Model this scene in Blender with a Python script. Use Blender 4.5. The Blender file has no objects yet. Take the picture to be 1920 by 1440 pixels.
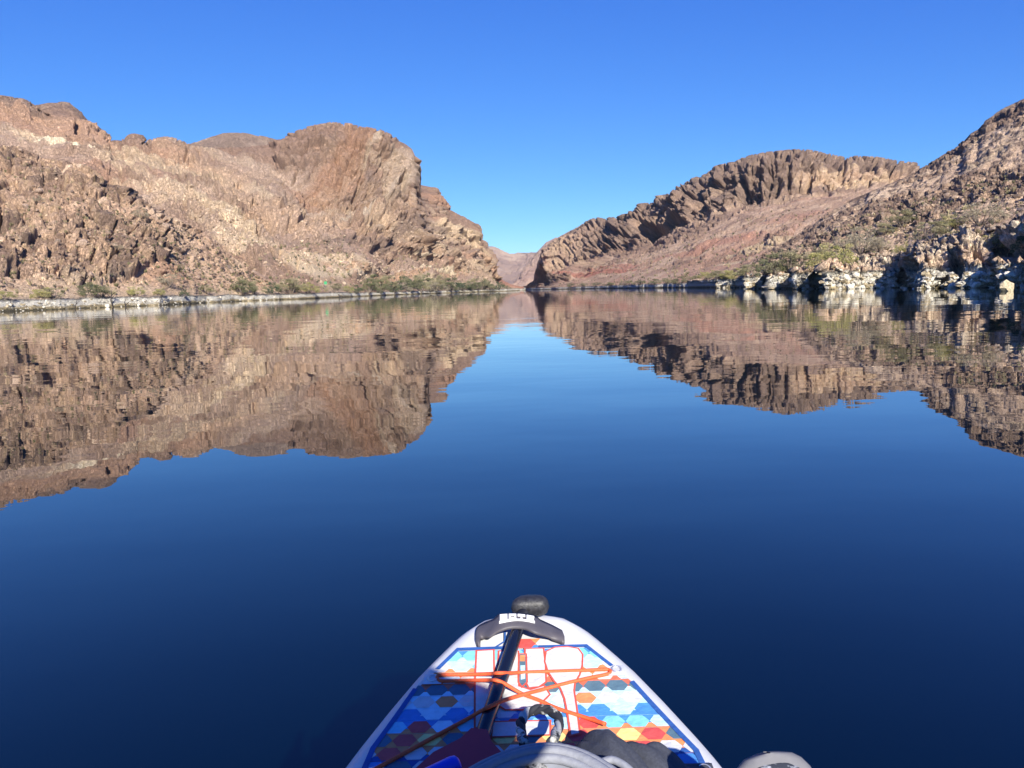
import bpy, bmesh, math, random
import numpy as np
from mathutils import Vector, Matrix

# ------------------------------------------------------------------ camera
S = bpy.context.scene
COL = S.collection
CAMZ = 1.0                                   # metres above the river
FPX, CX, CY = 1424.0, 960.0, 720.0           # focal length / centre, in photo pixels
PITCH, ROLL = math.radians(7.1), math.radians(-1.6)
_f = np.array([0, math.cos(PITCH), -math.sin(PITCH)])
_u0 = np.array([0, math.sin(PITCH), math.cos(PITCH)])
_r0 = np.array([1.0, 0, 0])
_rt = _r0 * math.cos(ROLL) + _u0 * math.sin(ROLL)
_up = -_r0 * math.sin(ROLL) + _u0 * math.cos(ROLL)

cam = bpy.data.cameras.new('camera')
cam.sensor_width = 36.0
cam.lens = 36.0 * FPX / 1920.0
cam.clip_start, cam.clip_end = 0.05, 20000
camo = bpy.data.objects.new('camera', cam)
COL.objects.link(camo)
M = Matrix(((_rt[0], _up[0], -_f[0], 0), (_rt[1], _up[1], -_f[1], 0), (_rt[2], _up[2], -_f[2], CAMZ), (0, 0, 0, 1)))
camo.matrix_world = M
S.camera = camo

# ------------------------------------------------------------------ sky, sun, exposure
SUN_EL, SUN_AZ = math.radians(31), math.radians(13.5)   # behind the camera, to the right
world = bpy.data.worlds.new('World'); S.world = world; world.use_nodes = True
wn = world.node_tree; wn.nodes.clear()
sky = wn.nodes.new('ShaderNodeTexSky'); sky.sky_type = 'NISHITA'; sky.sun_disc = False
sky.sun_elevation = SUN_EL
sky.sun_rotation = math.pi - SUN_AZ
sky.altitude = 200; sky.air_density = 0.7; sky.dust_density = 0.0; sky.ozone_density = 6.0
# deep desert blue: one colour curve over the whole sky
sep = wn.nodes.new('ShaderNodeSeparateColor'); com = wn.nodes.new('ShaderNodeCombineColor')
wn.links.new(sky.outputs[0], sep.inputs[0])
for i, (g, k) in enumerate(((1.25, .40), (1.0, .71), (0.5, 2.37))):
    pw = wn.nodes.new('ShaderNodeMath'); pw.operation = 'POWER'; pw.inputs[1].default_value = g
    mu = wn.nodes.new('ShaderNodeMath'); mu.operation = 'MULTIPLY'; mu.inputs[1].default_value = k
    wn.links.new(sep.outputs[i], pw.inputs[0]); wn.links.new(pw.outputs[0], mu.inputs[0]); wn.links.new(mu.outputs[0], com.inputs[i])
bg = wn.nodes.new('ShaderNodeBackground'); bg.inputs['Strength'].default_value = 0.09
wo = wn.nodes.new('ShaderNodeOutputWorld')
wn.links.new(com.outputs[0], bg.inputs[0]); wn.links.new(bg.outputs[0], wo.inputs[0])
sun = bpy.data.lights.new('sun', 'SUN'); sun.energy = 5.0; sun.angle = math.radians(0.53); sun.color = (1.0, 0.94, 0.83)
suno = bpy.data.objects.new('sun', sun); COL.objects.link(suno)
sd = Vector((math.sin(SUN_AZ) * math.cos(SUN_EL), -math.cos(SUN_AZ) * math.cos(SUN_EL), math.sin(SUN_EL)))
suno.rotation_euler = sd.to_track_quat('Z', 'Y').to_euler(); suno.location = (30, -60, 60)
S.view_settings.view_transform = 'Standard'; S.view_settings.look = 'None'
S.view_settings.exposure = 0.95; S.view_settings.gamma = 1.0; S.view_settings.use_curve_mapping = False
S.render.engine = 'CYCLES'
S.cycles.max_bounces = 6; S.cycles.use_denoising = True
S.cycles.caustics_reflective = False; S.cycles.caustics_refractive = False

# ------------------------------------------------------------------ helpers
def smooth(a, b, x):
    t = np.clip((x - a) / (b - a), 0, 1); return t * t * (3 - 2 * t)

def ray(px, py):
    v = _rt * (px - CX) - _up * (py - CY) + _f * FPX
    return v / np.linalg.norm(v)

def dirs(px, py):
    """pixel -> azimuth, tangent of elevation"""
    v = ray(px, py); return math.atan2(v[0], v[1]), v[2] / math.hypot(v[0], v[1])

def horizon(px): return 542.3 - math.tan(math.radians(1.6)) * (px - 960)

def at_range(px, py, r):
    a, t = dirs(px, py); return np.array([r * math.sin(a), r * math.cos(a), CAMZ + r * t])

def on_plane(px, py, z):
    v = ray(px, py); k = (z - CAMZ) / v[2]; return np.array([v[0] * k, v[1] * k, z])

def h3(i, j, k, seed):
    with np.errstate(over='ignore'):
        h = i.astype(np.uint32) * np.uint32(374761393) + j.astype(np.uint32) * np.uint32(668265263) + k.astype(np.uint32) * np.uint32(2246822519) + np.uint32((seed * 3266489917) & 0xffffffff)
        h = (h ^ (h >> np.uint32(15))) * np.uint32(2246822519)
        h = (h ^ (h >> np.uint32(13))) * np.uint32(3266489917)
        h = h ^ (h >> np.uint32(16))
    return h.astype(np.float32) * np.float32(1 / 4294967296.0)

def vnoise(x, y, z, seed=0):
    xi, yi, zi = np.floor(x), np.floor(y), np.floor(z)
    fx, fy, fz = (x - xi).astype(np.float32), (y - yi).astype(np.float32), (z - zi).astype(np.float32)
    xi, yi, zi = xi.astype(np.int32), yi.astype(np.int32), zi.astype(np.int32)
    q = lambda t: t * t * t * (t * (t * 6 - 15) + 10)
    fx, fy, fz = q(fx), q(fy), q(fz)
    def e(a, b, c): return h3(xi + a, yi + b, zi + c, seed)
    x00 = e(0,0,0) + fx * (e(1,0,0) - e(0,0,0)); x10 = e(0,1,0) + fx * (e(1,1,0) - e(0,1,0))
    x01 = e(0,0,1) + fx * (e(1,0,1) - e(0,0,1)); x11 = e(0,1,1) + fx * (e(1,1,1) - e(0,1,1))
    y0 = x00 + fy * (x10 - x00); y1 = x01 + fy * (x11 - x01)
    return (y0 + fz * (y1 - y0)) * 2 - 1

def fbm(P, scale, octv=4, seed=0, gain=0.5, stretch=(1, 1, 1), ridged=False):
    x, y, z = (P[..., i] / (scale * stretch[i]) for i in range(3))
    tot = 0; amp = 1.0; s = 0
    for o in range(octv):
        n = vnoise(x, y, z, seed + o * 17)
        if ridged: n = 1 - 2 * np.abs(n)
        tot = tot + amp * n; s += amp; amp *= gain
        x, y, z = (x * 0.8 + z * 0.6) * 2.03 + 11.3, y * 2.03 + 5.7, (z * 0.8 - x * 0.6) * 2.03 + 3.1
    return tot / s

def worley(U, V, seed=0, jit=0.95):
    """2-D cells: distance to nearest, to second nearest, a random number per cell, and offset from its centre"""
    ui, vi = np.floor(U), np.floor(V)
    fu, fv = (U - ui).astype(np.float32), (V - vi).astype(np.float32)
    ui, vi = ui.astype(np.int32), vi.astype(np.int32)
    f1 = np.full(U.shape, 9., np.float32); f2 = f1.copy(); idr = np.zeros(U.shape, np.float32); ou = idr.copy(); ov = idr.copy()
    zz = np.zeros_like(ui)
    for a in (-1, 0, 1):
        for b in (-1, 0, 1):
            cu, cv = ui + a, vi + b
            du = a + 0.5 + jit * (h3(cu, cv, zz, seed) - 0.5) - fu
            dv = b + 0.5 + jit * (h3(cu, cv, zz + 1, seed) - 0.5) - fv
            d = np.sqrt(du * du + dv * dv)
            near = d < f1
            f2 = np.where(near, f1, np.minimum(f2, d))
            r = h3(cu, cv, zz + 2, seed)
            idr = np.where(near, r, idr); ou = np.where(near, -du, ou); ov = np.where(near, -dv, ov)
            f1 = np.where(near, d, f1)
    return f1, f2, idr, ou, ov

def tag(o, label=None, cat=None, group=None, kind=None):
    if label: o['label'] = label
    if cat: o['category'] = cat
    if group: o['group'] = group
    if kind: o['kind'] = kind
    return o

def mesh_from(name, verts, faces, mat=None, parent=None, smooth_shade=False):
    me = bpy.data.meshes.new(name); me.from_pydata([tuple(v) for v in verts], [], faces); me.update()
    if mat is not None: me.materials.append(mat)
    if smooth_shade: me.polygons.foreach_set('use_smooth', [True] * len(me.polygons))
    o = bpy.data.objects.new(name, me); COL.objects.link(o)
    if parent: o.parent = parent
    return o

def tri_mesh(name, V, F, col=None, mat=None, smooth_shade=True):
    """fast mesh from numpy arrays (F is n x 3 or n x 4)"""
    me = bpy.data.meshes.new(name)
    n, k = F.shape
    me.vertices.add(len(V)); me.vertices.foreach_set('co', np.ascontiguousarray(V, np.float32).ravel())
    me.loops.add(n * k); me.loops.foreach_set('vertex_index', np.ascontiguousarray(F, np.int32).ravel())
    me.polygons.add(n); me.polygons.foreach_set('loop_start', np.arange(0, n * k, k, dtype=np.int32))
    me.polygons.foreach_set('loop_total', np.full(n, k, np.int32))
    me.polygons.foreach_set('use_smooth', np.full(n, smooth_shade, bool))
    me.update(calc_edges=True); me.validate()
    if col is not None:
        at = me.attributes.new('tint', 'FLOAT_COLOR', 'POINT')
        c = np.ones((len(V), 4), np.float32); c[:, :3] = col
        at.data.foreach_set('color', c.ravel())
    if mat: me.materials.append(mat)
    o = bpy.data.objects.new(name, me); COL.objects.link(o)
    return o

# ------------------------------------------------------------------ materials
def new_mat(name):
    m = bpy.data.materials.new(name); m.use_nodes = True
    nt = m.node_tree; return m, nt, nt.nodes['Principled BSDF']

def plain(name, col, rough=0.6, metal=0.0, noise=0.0, nscale=30, bump=0.0, spec=None, coords='Object'):
    m, nt, b = new_mat(name)
    b.inputs['Base Color'].default_value = (*col, 1); b.inputs['Roughness'].default_value = rough; b.inputs['Metallic'].default_value = metal
    if spec is not None: b.inputs['Specular IOR Level'].default_value = spec
    if noise or bump:
        tc = nt.nodes.new('ShaderNodeTexCoord'); n = nt.nodes.new('ShaderNodeTexNoise')
        n.inputs['Scale'].default_value = nscale; n.inputs['Detail'].default_value = 5
        nt.links.new(tc.outputs[coords], n.inputs['Vector'])
        if noise:
            r = nt.nodes.new('ShaderNodeMapRange'); r.inputs['From Min'].default_value = .3; r.inputs['From Max'].default_value = .7
            r.inputs['To Min'].default_value = 1 - noise; r.inputs['To Max'].default_value = 1 + noise
            mx = nt.nodes.new('ShaderNodeVectorMath'); mx.operation = 'SCALE'; mx.inputs[0].default_value = col
            nt.links.new(n.outputs['Fac'], r.inputs['Value']); nt.links.new(r.outputs[0], mx.inputs['Scale']); nt.links.new(mx.outputs[0], b.inputs['Base Color'])
        if bump:
            bp = nt.nodes.new('ShaderNodeBump'); bp.inputs['Strength'].default_value = 1; bp.inputs['Distance'].default_value = bump
            nt.links.new(n.outputs['Fac'], bp.inputs['Height']); nt.links.new(bp.outputs[0], b.inputs['Normal'])
    return m

def rock_mat(name, scale, bump, contrast=0.35):
    """per-vertex rock colour, broken up with fine procedural grain, specks and relief"""
    m, nt, b = new_mat(name); L = nt.links.new
    b.inputs['Roughness'].default_value = 0.92; b.inputs['Specular IOR Level'].default_value = 0.2
    at = nt.nodes.new('ShaderNodeAttribute'); at.attribute_name = 'tint'
    tc = nt.nodes.new('ShaderNodeTexCoord')
    n1 = nt.nodes.new('ShaderNodeTexNoise'); n1.inputs['Scale'].default_value = 1 / scale; n1.inputs['Detail'].default_value = 5; n1.inputs['Roughness'].default_value = 0.7
    n2 = nt.nodes.new('ShaderNodeTexNoise'); n2.inputs['Scale'].default_value = 5 / scale; n2.inputs['Detail'].default_value = 4; n2.inputs['Roughness'].default_value = 0.75
    vo = nt.nodes.new('ShaderNodeTexVoronoi'); vo.inputs['Scale'].default_value = 1.6 / scale; vo.feature = 'DISTANCE_TO_EDGE'
    mp = nt.nodes.new('ShaderNodeMapping'); mp.inputs['Scale'].default_value = (1, 1, 0.45)
    L(tc.outputs['Object'], mp.inputs[0])
    for n in (n1, n2): L(mp.outputs[0], n.inputs['Vector'])
    sc = nt.nodes.new('ShaderNodeVectorMath'); sc.operation = 'SCALE'; sc.inputs['Scale'].default_value = scale * 3
    L(n1.outputs['Color'], sc.inputs[0])
    ad = nt.nodes.new('ShaderNodeVectorMath'); ad.operation = 'ADD'; L(mp.outputs[0], ad.inputs[0]); L(sc.outputs[0], ad.inputs[1])
    L(ad.outputs[0], vo.inputs['Vector'])
    r = nt.nodes.new('ShaderNodeMapRange'); r.inputs['From Min'].default_value = .3; r.inputs['From Max'].default_value = .7
    r.inputs['To Min'].default_value = 1 - contrast; r.inputs['To Max'].default_value = 1 + contrast; L(n2.outputs['Fac'], r.inputs['Value'])
    v = nt.nodes.new('ShaderNodeVectorMath'); v.operation = 'SCALE'; L(at.outputs['Color'], v.inputs[0]); L(r.outputs[0], v.inputs['Scale'])
    L(v.outputs[0], b.inputs['Base Color'])
    cr = nt.nodes.new('ShaderNodeMapRange'); cr.inputs['From Max'].default_value = 0.12; cr.inputs['To Max'].default_value = 0.55; L(vo.outputs['Distance'], cr.inputs['Value'])
    h = nt.nodes.new('ShaderNodeMath'); h.operation = 'ADD'; L(cr.outputs[0], h.inputs[0]); L(n1.outputs['Fac'], h.inputs[1])
    h2 = nt.nodes.new('ShaderNodeMath'); h2.operation = 'MULTIPLY_ADD'; L(n2.outputs['Fac'], h2.inputs[0]); h2.inputs[1].default_value = 0.6; L(h.outputs[0], h2.inputs[2])
    bp = nt.nodes.new('ShaderNodeBump'); bp.inputs['Strength'].default_value = 1; bp.inputs['Distance'].default_value = bump
    L(h2.outputs[0], bp.inputs['Height']); L(bp.outputs[0], b.inputs['Normal'])
    return m

ROCK_FAR = rock_mat('rock_far', 2.6, 1.2, .35)
ROCK_MID = rock_mat('rock_mid', 1.5, .75, .45)
ROCK_NEAR = rock_mat('rock_near', 0.8, 0.28, .5)

# ------------------------------------------------------------------ terrain lofts
def ring_curve(pts, th, rs=None):
    """ring points (px, py, range, or '+offset' behind the shore) -> range and height sampled at azimuths th"""
    a, r, z = [], [], []
    for px, py, rr in pts:
        t, e = dirs(px, py)
        if isinstance(rr, str): rr = float(np.interp(t, th, rs)) + float(rr)
        a.append(t); r.append(rr); z.append(CAMZ + rr * e)
    o = np.argsort(a); a, r, z = np.array(a)[o], np.array(r)[o], np.array(z)[o]
    return np.interp(th, a, r), np.interp(th, a, z)

def shore_curve(pts, th):
    a = [dirs(px, horizon(px))[0] for px, _ in pts]
    return np.interp(th, a, [r for _, r in pts])

def blur(A, n, axis):
    if n < 1: return A
    k = np.exp(-0.5 * (np.arange(-3 * n, 3 * n + 1) / n) ** 2); k /= k.sum()
    pad = [(0, 0), (0, 0)]; pad[axis] = (3 * n, 3 * n)
    B = np.pad(A, pad, mode='edge')
    return np.apply_along_axis(lambda v: np.convolve(v, k, 'valid'), axis, B)

class Land:
    pass

def loft(px0, px1, step, shore, rings, rows, back=(0.5, 70, 160), bank=(1.9, 2.0), bench=None, sm=4, under=-1.2, jag=1.0):
    """surface from the waterline over the rings to the crest and down the far side; everything in world metres"""
    a0, a1 = dirs(px0, horizon(px0))[0], dirs(px1, horizon(px1))[0]
    nc = int(math.degrees(a1 - a0) / step) + 1
    th = np.linspace(a0, a1, nc)
    rs = shore_curve(shore, th)
    jig = np.array([0.0] * nc)
    X = np.stack([np.sin(th) * rs, np.cos(th) * rs, 0 * th], -1)
    rs = rs + fbm(X, 14, 4, 91) * np.minimum(rs * 0.03, 5) * jag + fbm(X, 2.5, 3, 92) * 0.8
    R = [rs - 3, rs]; Z = [np.full(nc, under), np.full(nc, -0.05)]
    bz = bank[0] * (1 + 0.32 * fbm(X, 5, 4, 93))
    R.append(rs + bank[1]); Z.append(bz)
    if bench: R.append(rs + bench[1]); Z.append(bz * 0 + bench[0])
    for pts in rings:
        r, z = ring_curve(pts, th, rs)
        r = np.maximum(r, R[-1] + 1.0); z = np.maximum(z, Z[-1] * 0.6 + 0.2)
        R.append(r); Z.append(z)
    rc, zc = R[-1], Z[-1]; skyline = (zc - CAMZ) / rc
    R.append(rc + back[1]); Z.append(zc * back[0]); R.append(rc + back[1] + back[2]); Z.append(np.full(nc, -4.0))
    R, Z = np.array(R), np.array(Z)
    t = np.concatenate([np.linspace(i, i + 1, n, endpoint=False) for i, n in enumerate(rows)] + [[len(rows)]])
    assert len(rows) == len(R) - 1, (len(rows), len(R))
    i = np.minimum(t.astype(int), len(rows) - 1); f = (t - i)[:, None]
    RR = R[i] * (1 - f) + R[i + 1] * f; ZZ = Z[i] * (1 - f) + Z[i + 1] * f
    RB, ZB = blur(RR, sm, 0), blur(ZZ, sm, 0)
    w = smooth(2.2, 3.2, t)[:, None] * (1 - np.exp(-((t - (len(R) - 3)) / 0.22) ** 4))[:, None]   # keep bank and crest crisp
    RR = RR * (1 - w) + RB * w; ZZ = ZZ * (1 - w) + ZB * w
    T = np.broadcast_to(th[None, :], RR.shape)
    P = np.stack([RR * np.sin(T), RR * np.cos(T), ZZ], -1).astype(np.float32)
    L = Land(); L.skyline = skyline; L.P, L.t, L.th, L.nr = P, t, th, len(R)
    dv = np.linalg.norm(np.diff(P, axis=0), axis=-1)
    V = np.concatenate([np.zeros((1, nc)), np.cumsum(dv, 0)], 0); L.V = (V - V[2:3]).astype(np.float32)
    L.U = (T * np.mean(R[2:-2])).astype(np.float32)
    L.T = np.ascontiguousarray(np.broadcast_to(t[:, None], RR.shape)).astype(np.float32); L.crest = len(R) - 3
    L.N = normals(P); L.slope = np.arccos(np.clip(L.N[..., 2], -1, 1))
    return L

def normals(P):
    du = np.gradient(P, axis=1); dv = np.gradient(P, axis=0)
    n = np.cross(du, dv); n /= np.linalg.norm(n, axis=-1, keepdims=True) + 1e-9
    return n

def true_crest(L, P, wide=10, fine=1):
    """after weathering, raise or lower the upper slope so that the ridge keeps its surveyed height"""
    for n, a, b in ((wide, 3.4, L.crest - .6), (wide // 3, L.crest - 1.7, L.crest - .7), (fine, L.crest - .8, L.crest - .25)):
        R = np.hypot(P[..., 0], P[..., 1]); el = (P[..., 2] - CAMZ) / R
        f = L.skyline / np.maximum(el.max(0), 1e-4); f = blur(f[None, :], n, 1)[0]; f = np.clip(f, .6, 1.4)
        P[..., 2] *= 1 + (f - 1)[None, :] * smooth(a, b, L.T)
    R = np.hypot(P[..., 0], P[..., 1]); cap = CAMZ + np.minimum(L.skyline, blur(L.skyline[None, :], 1, 1)[0])[None, :] * R
    P[..., 2] = np.where(L.T > 3.2, np.minimum(P[..., 2], cap), P[..., 2])          # nothing in front stands higher than the ridge itself
    return P

def build_land(name, L, D, col, mat, vert=None):
    P = L.P + L.N * D[..., None]
    if vert is not None: P[..., 2] += vert
    if name in ('hillside_left', 'mountain_left', 'mountain_right', 'hillside_right'): P = true_crest(L, P)
    L.Q = P; L.QN = normals(P)
    nr, nc = P.shape[:2]
    idx = np.arange(nr * nc).reshape(nr, nc)
    F = np.stack([idx[:-1, :-1], idx[:-1, 1:], idx[1:, 1:], idx[1:, :-1]], -1).reshape(-1, 4)
    o = tri_mesh(name, P.reshape(-1, 3), F, col.reshape(-1, 3), mat, True)
    tag(o, kind='structure'); L.obj = o
    return o

def mixc(a, b, w):
    w = np.asarray(w)[..., None]; return a * (1 - w) + np.array(b) * w

def colfield(shape, c): return np.broadcast_to(np.array(c, np.float64), shape + (3,)).copy()

def bank_paint(L, c, top=1.9, white=(.72, .67, .56)):
    """mineral ring the reservoir leaves on the rock: ochre at the water, chalk white, a grey line, then bare ground"""
    P = L.Q if hasattr(L, 'Q') else L.P
    z = P[..., 2] + 0.22 * fbm(P, 1.6, 4, 77) + 0.22 * fbm(P, 9, 2, 78)
    near = L.T < L.crest
    c = mixc(c, (.16, .145, .125), (1 - smooth(top + .15, top + .42, z)) * near)
    c = mixc(c, white, (1 - smooth(top - .1, top + .12, z)) * near)
    c = mixc(c, (.34, .27, .15), (1 - smooth(.35, .62, z)) * near)
    c = mixc(c, (.10, .085, .05), (1 - smooth(.1, .2, z)) * near)
    return c

ALB = np.array([1.33, 1.28, 1.24])       # overall rock albedo trim

def blocks(L, su, sv, amp, crack, seed, warp=0.35, tilt=0.0, cw=0.10):
    """jointed rock: every cell stands proud by its own amount, leans its own way and is parted by a crack"""
    c, s = math.cos(tilt), math.sin(tilt)
    U = (L.U * c + L.V * s) / su; V = (-L.U * s + L.V * c) / sv
    U = U + warp * fbm(L.P, su * 1.4, 3, seed + 5); V = V + warp * fbm(L.P, su * 1.4, 3, seed + 9)
    f1, f2, r, ou, ov = worley(U, V, seed)
    e = f2 - f1
    r2 = np.modf(r * 57.31)[0]; r3 = np.modf(r * 913.7)[0]
    d = amp * ((r - 0.5) * 1.3 * smooth(0.0, 0.16, e) + (r2 - .5) * 1.5 * ou + (r3 - .5) * 1.5 * ov)
    d = d - crack * np.exp(-(e / cw) ** 2)
    return d, r, e, f1

def ledges(L, gap, amp, seed, dip=0.0, wob=.9, cover=.0):
    """broken overhanging ledges: rock juts out along a bed and is undercut beneath it"""
    f = np.modf((L.P[..., 2] + dip * L.U) / gap + wob * fbm(L.P, gap * 2.6, 3, seed) + 200)[0]
    m = smooth(cover, cover + .22, fbm(L.P, gap * 1.7, 3, seed + 1))
    return amp * m * (smooth(.0, .05, f) * (1 - f) ** 1.3)

def knobs(L, su, sv, amp, seed, warp=0.3):
    U = L.U / su + warp * fbm(L.P, su * 1.5, 3, seed + 5); V = L.V / sv + warp * fbm(L.P, su * 1.5, 3, seed + 9)
    f1, f2, r, ou, ov = worley(U, V, seed)
    return amp * (np.sqrt(np.clip(1.0 - (f1 / 0.85) ** 2, 0, 1)) * (0.6 + 0.8 * r) - 0.5), r, f2 - f1

def spot(L, px, py, rx, ry):
    """soft patch round a place on the surface, in metres along (U) and up (V) the slope; px, py only find the place"""
    a, t = dirs(px, py)
    j = int(np.argmin(abs(L.th - a)))
    el = (L.P[:, j, 2] - CAMZ) / np.hypot(L.P[:, j, 0], L.P[:, j, 1])
    k = np.where(L.t < L.crest + .01, abs(el - t), 9); i = int(np.argmin(k))
    du = L.U - L.U[i, j]; dv = L.V - L.V[i, j]
    return du / rx, dv / ry

def blob(L, px, py, rx, ry, lean=0.0, seed=3, rough=.6):
    du, dv = spot(L, px, py, rx, ry)
    if lean:
        c, s = math.cos(lean), math.sin(lean); X, Y = du * rx, dv * ry
        du, dv = (X * c + Y * s) / rx, (-X * s + Y * c) / ry
    d = np.sqrt(du * du + dv * dv)
    out = np.zeros(d.shape, np.float32)
    k = d < 1.1 + rough                                                           # only the patch itself needs its noise
    if k.any(): out[k] = 1 - smooth(.65, 1.1, d[k] + rough * fbm(L.P[k], min(rx, ry) * 1.2, 4, seed))
    return out

# ================================================================== left: near brown hill (about 115-215 m away)
def left_hill():
    sh = [(-700, 88), (-400, 98), (0, 114), (115, 122), (300, 137), (440, 186), (520, 202), (560, 226), (620, 270)]
    toe = [(-700, 470, 125), (-400, 490, 128), (0, 505, 138), (115, 512, 145), (300, 520, 160), (440, 533, 196), (540, 541, 222), (620, 547, 285)]
    mid = [(-700, 300, 165), (-400, 350, 168), (0, 400, 172), (100, 405, 172), (200, 425, 172), (300, 460, 176), (440, 518, 204), (540, 538, 228), (620, 546, 290)]
    crest = [(-700, 60, 225), (-400, 150, 225), (-200, 225, 220), (-40, 262, 216), (0, 272, 215), (30, 273, 215), (76, 295, 210), (122, 302, 205), (159, 309, 200),
             (183, 327, 197), (199, 344, 195), (229, 349, 193), (260, 374, 192), (293, 397, 192), (336, 412, 196), (367, 425, 200), (412, 464, 206), (458, 498, 212), (510, 528, 222), (560, 538, 240), (620, 545, 296)]
    L = loft(-330, 590, 0.058, sh, [toe, mid, crest], [4, 12, 8, 55, 130, 150, 24, 8], bench=(2.1, 8), bank=(1.35, 2.2), sm=6)
    up = smooth(3.0, 3.6, L.T)
    P = L.P
    # where bedrock breaks through the scree
    oc = .9 * fbm(P, 22, 4, 11) + 0.5 * fbm(P, 6, 3, 12) + 0.14 * smooth(4.4, 5.6, L.T) - .30
    oc = np.maximum(oc, 1.1 * blob(L, 40, 300, 26, 10, seed=4) - .1)
    oc = np.maximum(oc, 1.0 * blob(L, 125, 355, 20, 12, seed=5) - .1)
    oc = np.maximum(oc, 0.9 * blob(L, 150, 470, 15, 12, seed=6) - .1)
    oc = np.maximum(oc, 0.9 * blob(L, 60, 500, 10, 8, seed=7) - .1)
    oc = np.maximum(oc, 0.8 * blob(L, 265, 440, 12, 9, seed=8) - .1)
    oc = np.maximum(oc, 0.8 * blob(L, 180, 505, 9, 12, seed=9) - .1)
    m = smooth(-.02, .16, oc) * up * (1 - .75 * smooth(dirs(290, 480)[0], dirs(340, 480)[0], L.th)[None, :])
    d1, r1, e1, _ = blocks(L, 3.6, 9.0, 1.5, 1.8, 21, tilt=.15)
    d2, r2, e2, _ = blocks(L, 1.9, 3.4, 0.75, 0.7, 22, tilt=.35)
    d3, r3, e3, _ = blocks(L, 0.8, 1.2, 0.30, 0.25, 24, tilt=.2)
    gul = fbm(P, 34, 3, 31, ridged=True)
    D = up * (gul * 1.2 + fbm(P, 9, 4, 32) * .7)
    D += m * (.6 + d1 + 1.1 * d2 + 1.1 * d3 + ledges(L, 6, 1.8, 621, .1) + ledges(L, 2.5, .9, 623)) + up * (1 - m) * ledges(L, 3, .8, 625, cover=.1) + (1 - m) * up * (0.35 * d3 + fbm(P, 1.6, 3, 33) * .5 + 0.25 * d2)
    bm = smooth(1.6, 2.1, L.T) * (1 - smooth(3, 3.6, L.T))
    D += bm * (0.5 * d3 + 0.2 * d2 + .15 * fbm(P, 1.0, 3, 39))
    L.mask = m
    # colours
    g = fbm(P, 16, 4, 41)[..., None]; g2 = fbm(P, 3.0, 4, 42)
    c = mixc(colfield(m.shape, (.47, .325, .225)), (.55, .41, .29), smooth(-.2, .5, fbm(P, 11, 4, 43)))
    c = mixc(c, (.40, .245, .16), smooth(.1, .5, fbm(P, 22, 4, 44)) * .8)
    rk = mixc(colfield(m.shape, (.225, .155, .115)), (.36, .25, .175), smooth(.45, .75, r2)); rk = mixc(rk, (.145, .105, .085), smooth(.6, .9, r1) * .7)
    rk = mixc(rk, (.40, .29, .19), smooth(.80, .95, r3) * .7)
    c = c * (1 - m[..., None]) + rk * m[..., None]
    c = mixc(c, (.27, .18, .13), smooth(.72, .8, r3) * (1 - m) * up * .8)       # dark loose stones in the scree
    c = mixc(c, (.47, .36, .25), smooth(.2, .26, 1 - r3) * smooth(.25, .6, g2) * (1 - m) * .5)
    c = mixc(c, (.45, .36, .25), (1 - smooth(3.0, 4.1, L.T + .5 * g2)) * .6)
    c = c * (1 + .16 * g2[..., None])
    c = c * ALB
    L.Q = L.P + L.N * D[..., None]
    c = bank_paint(L, c, top=1.3, white=(.68, .63, .52))
    build_land('hillside_left', L, D, c, ROCK_NEAR)
    return L

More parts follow.
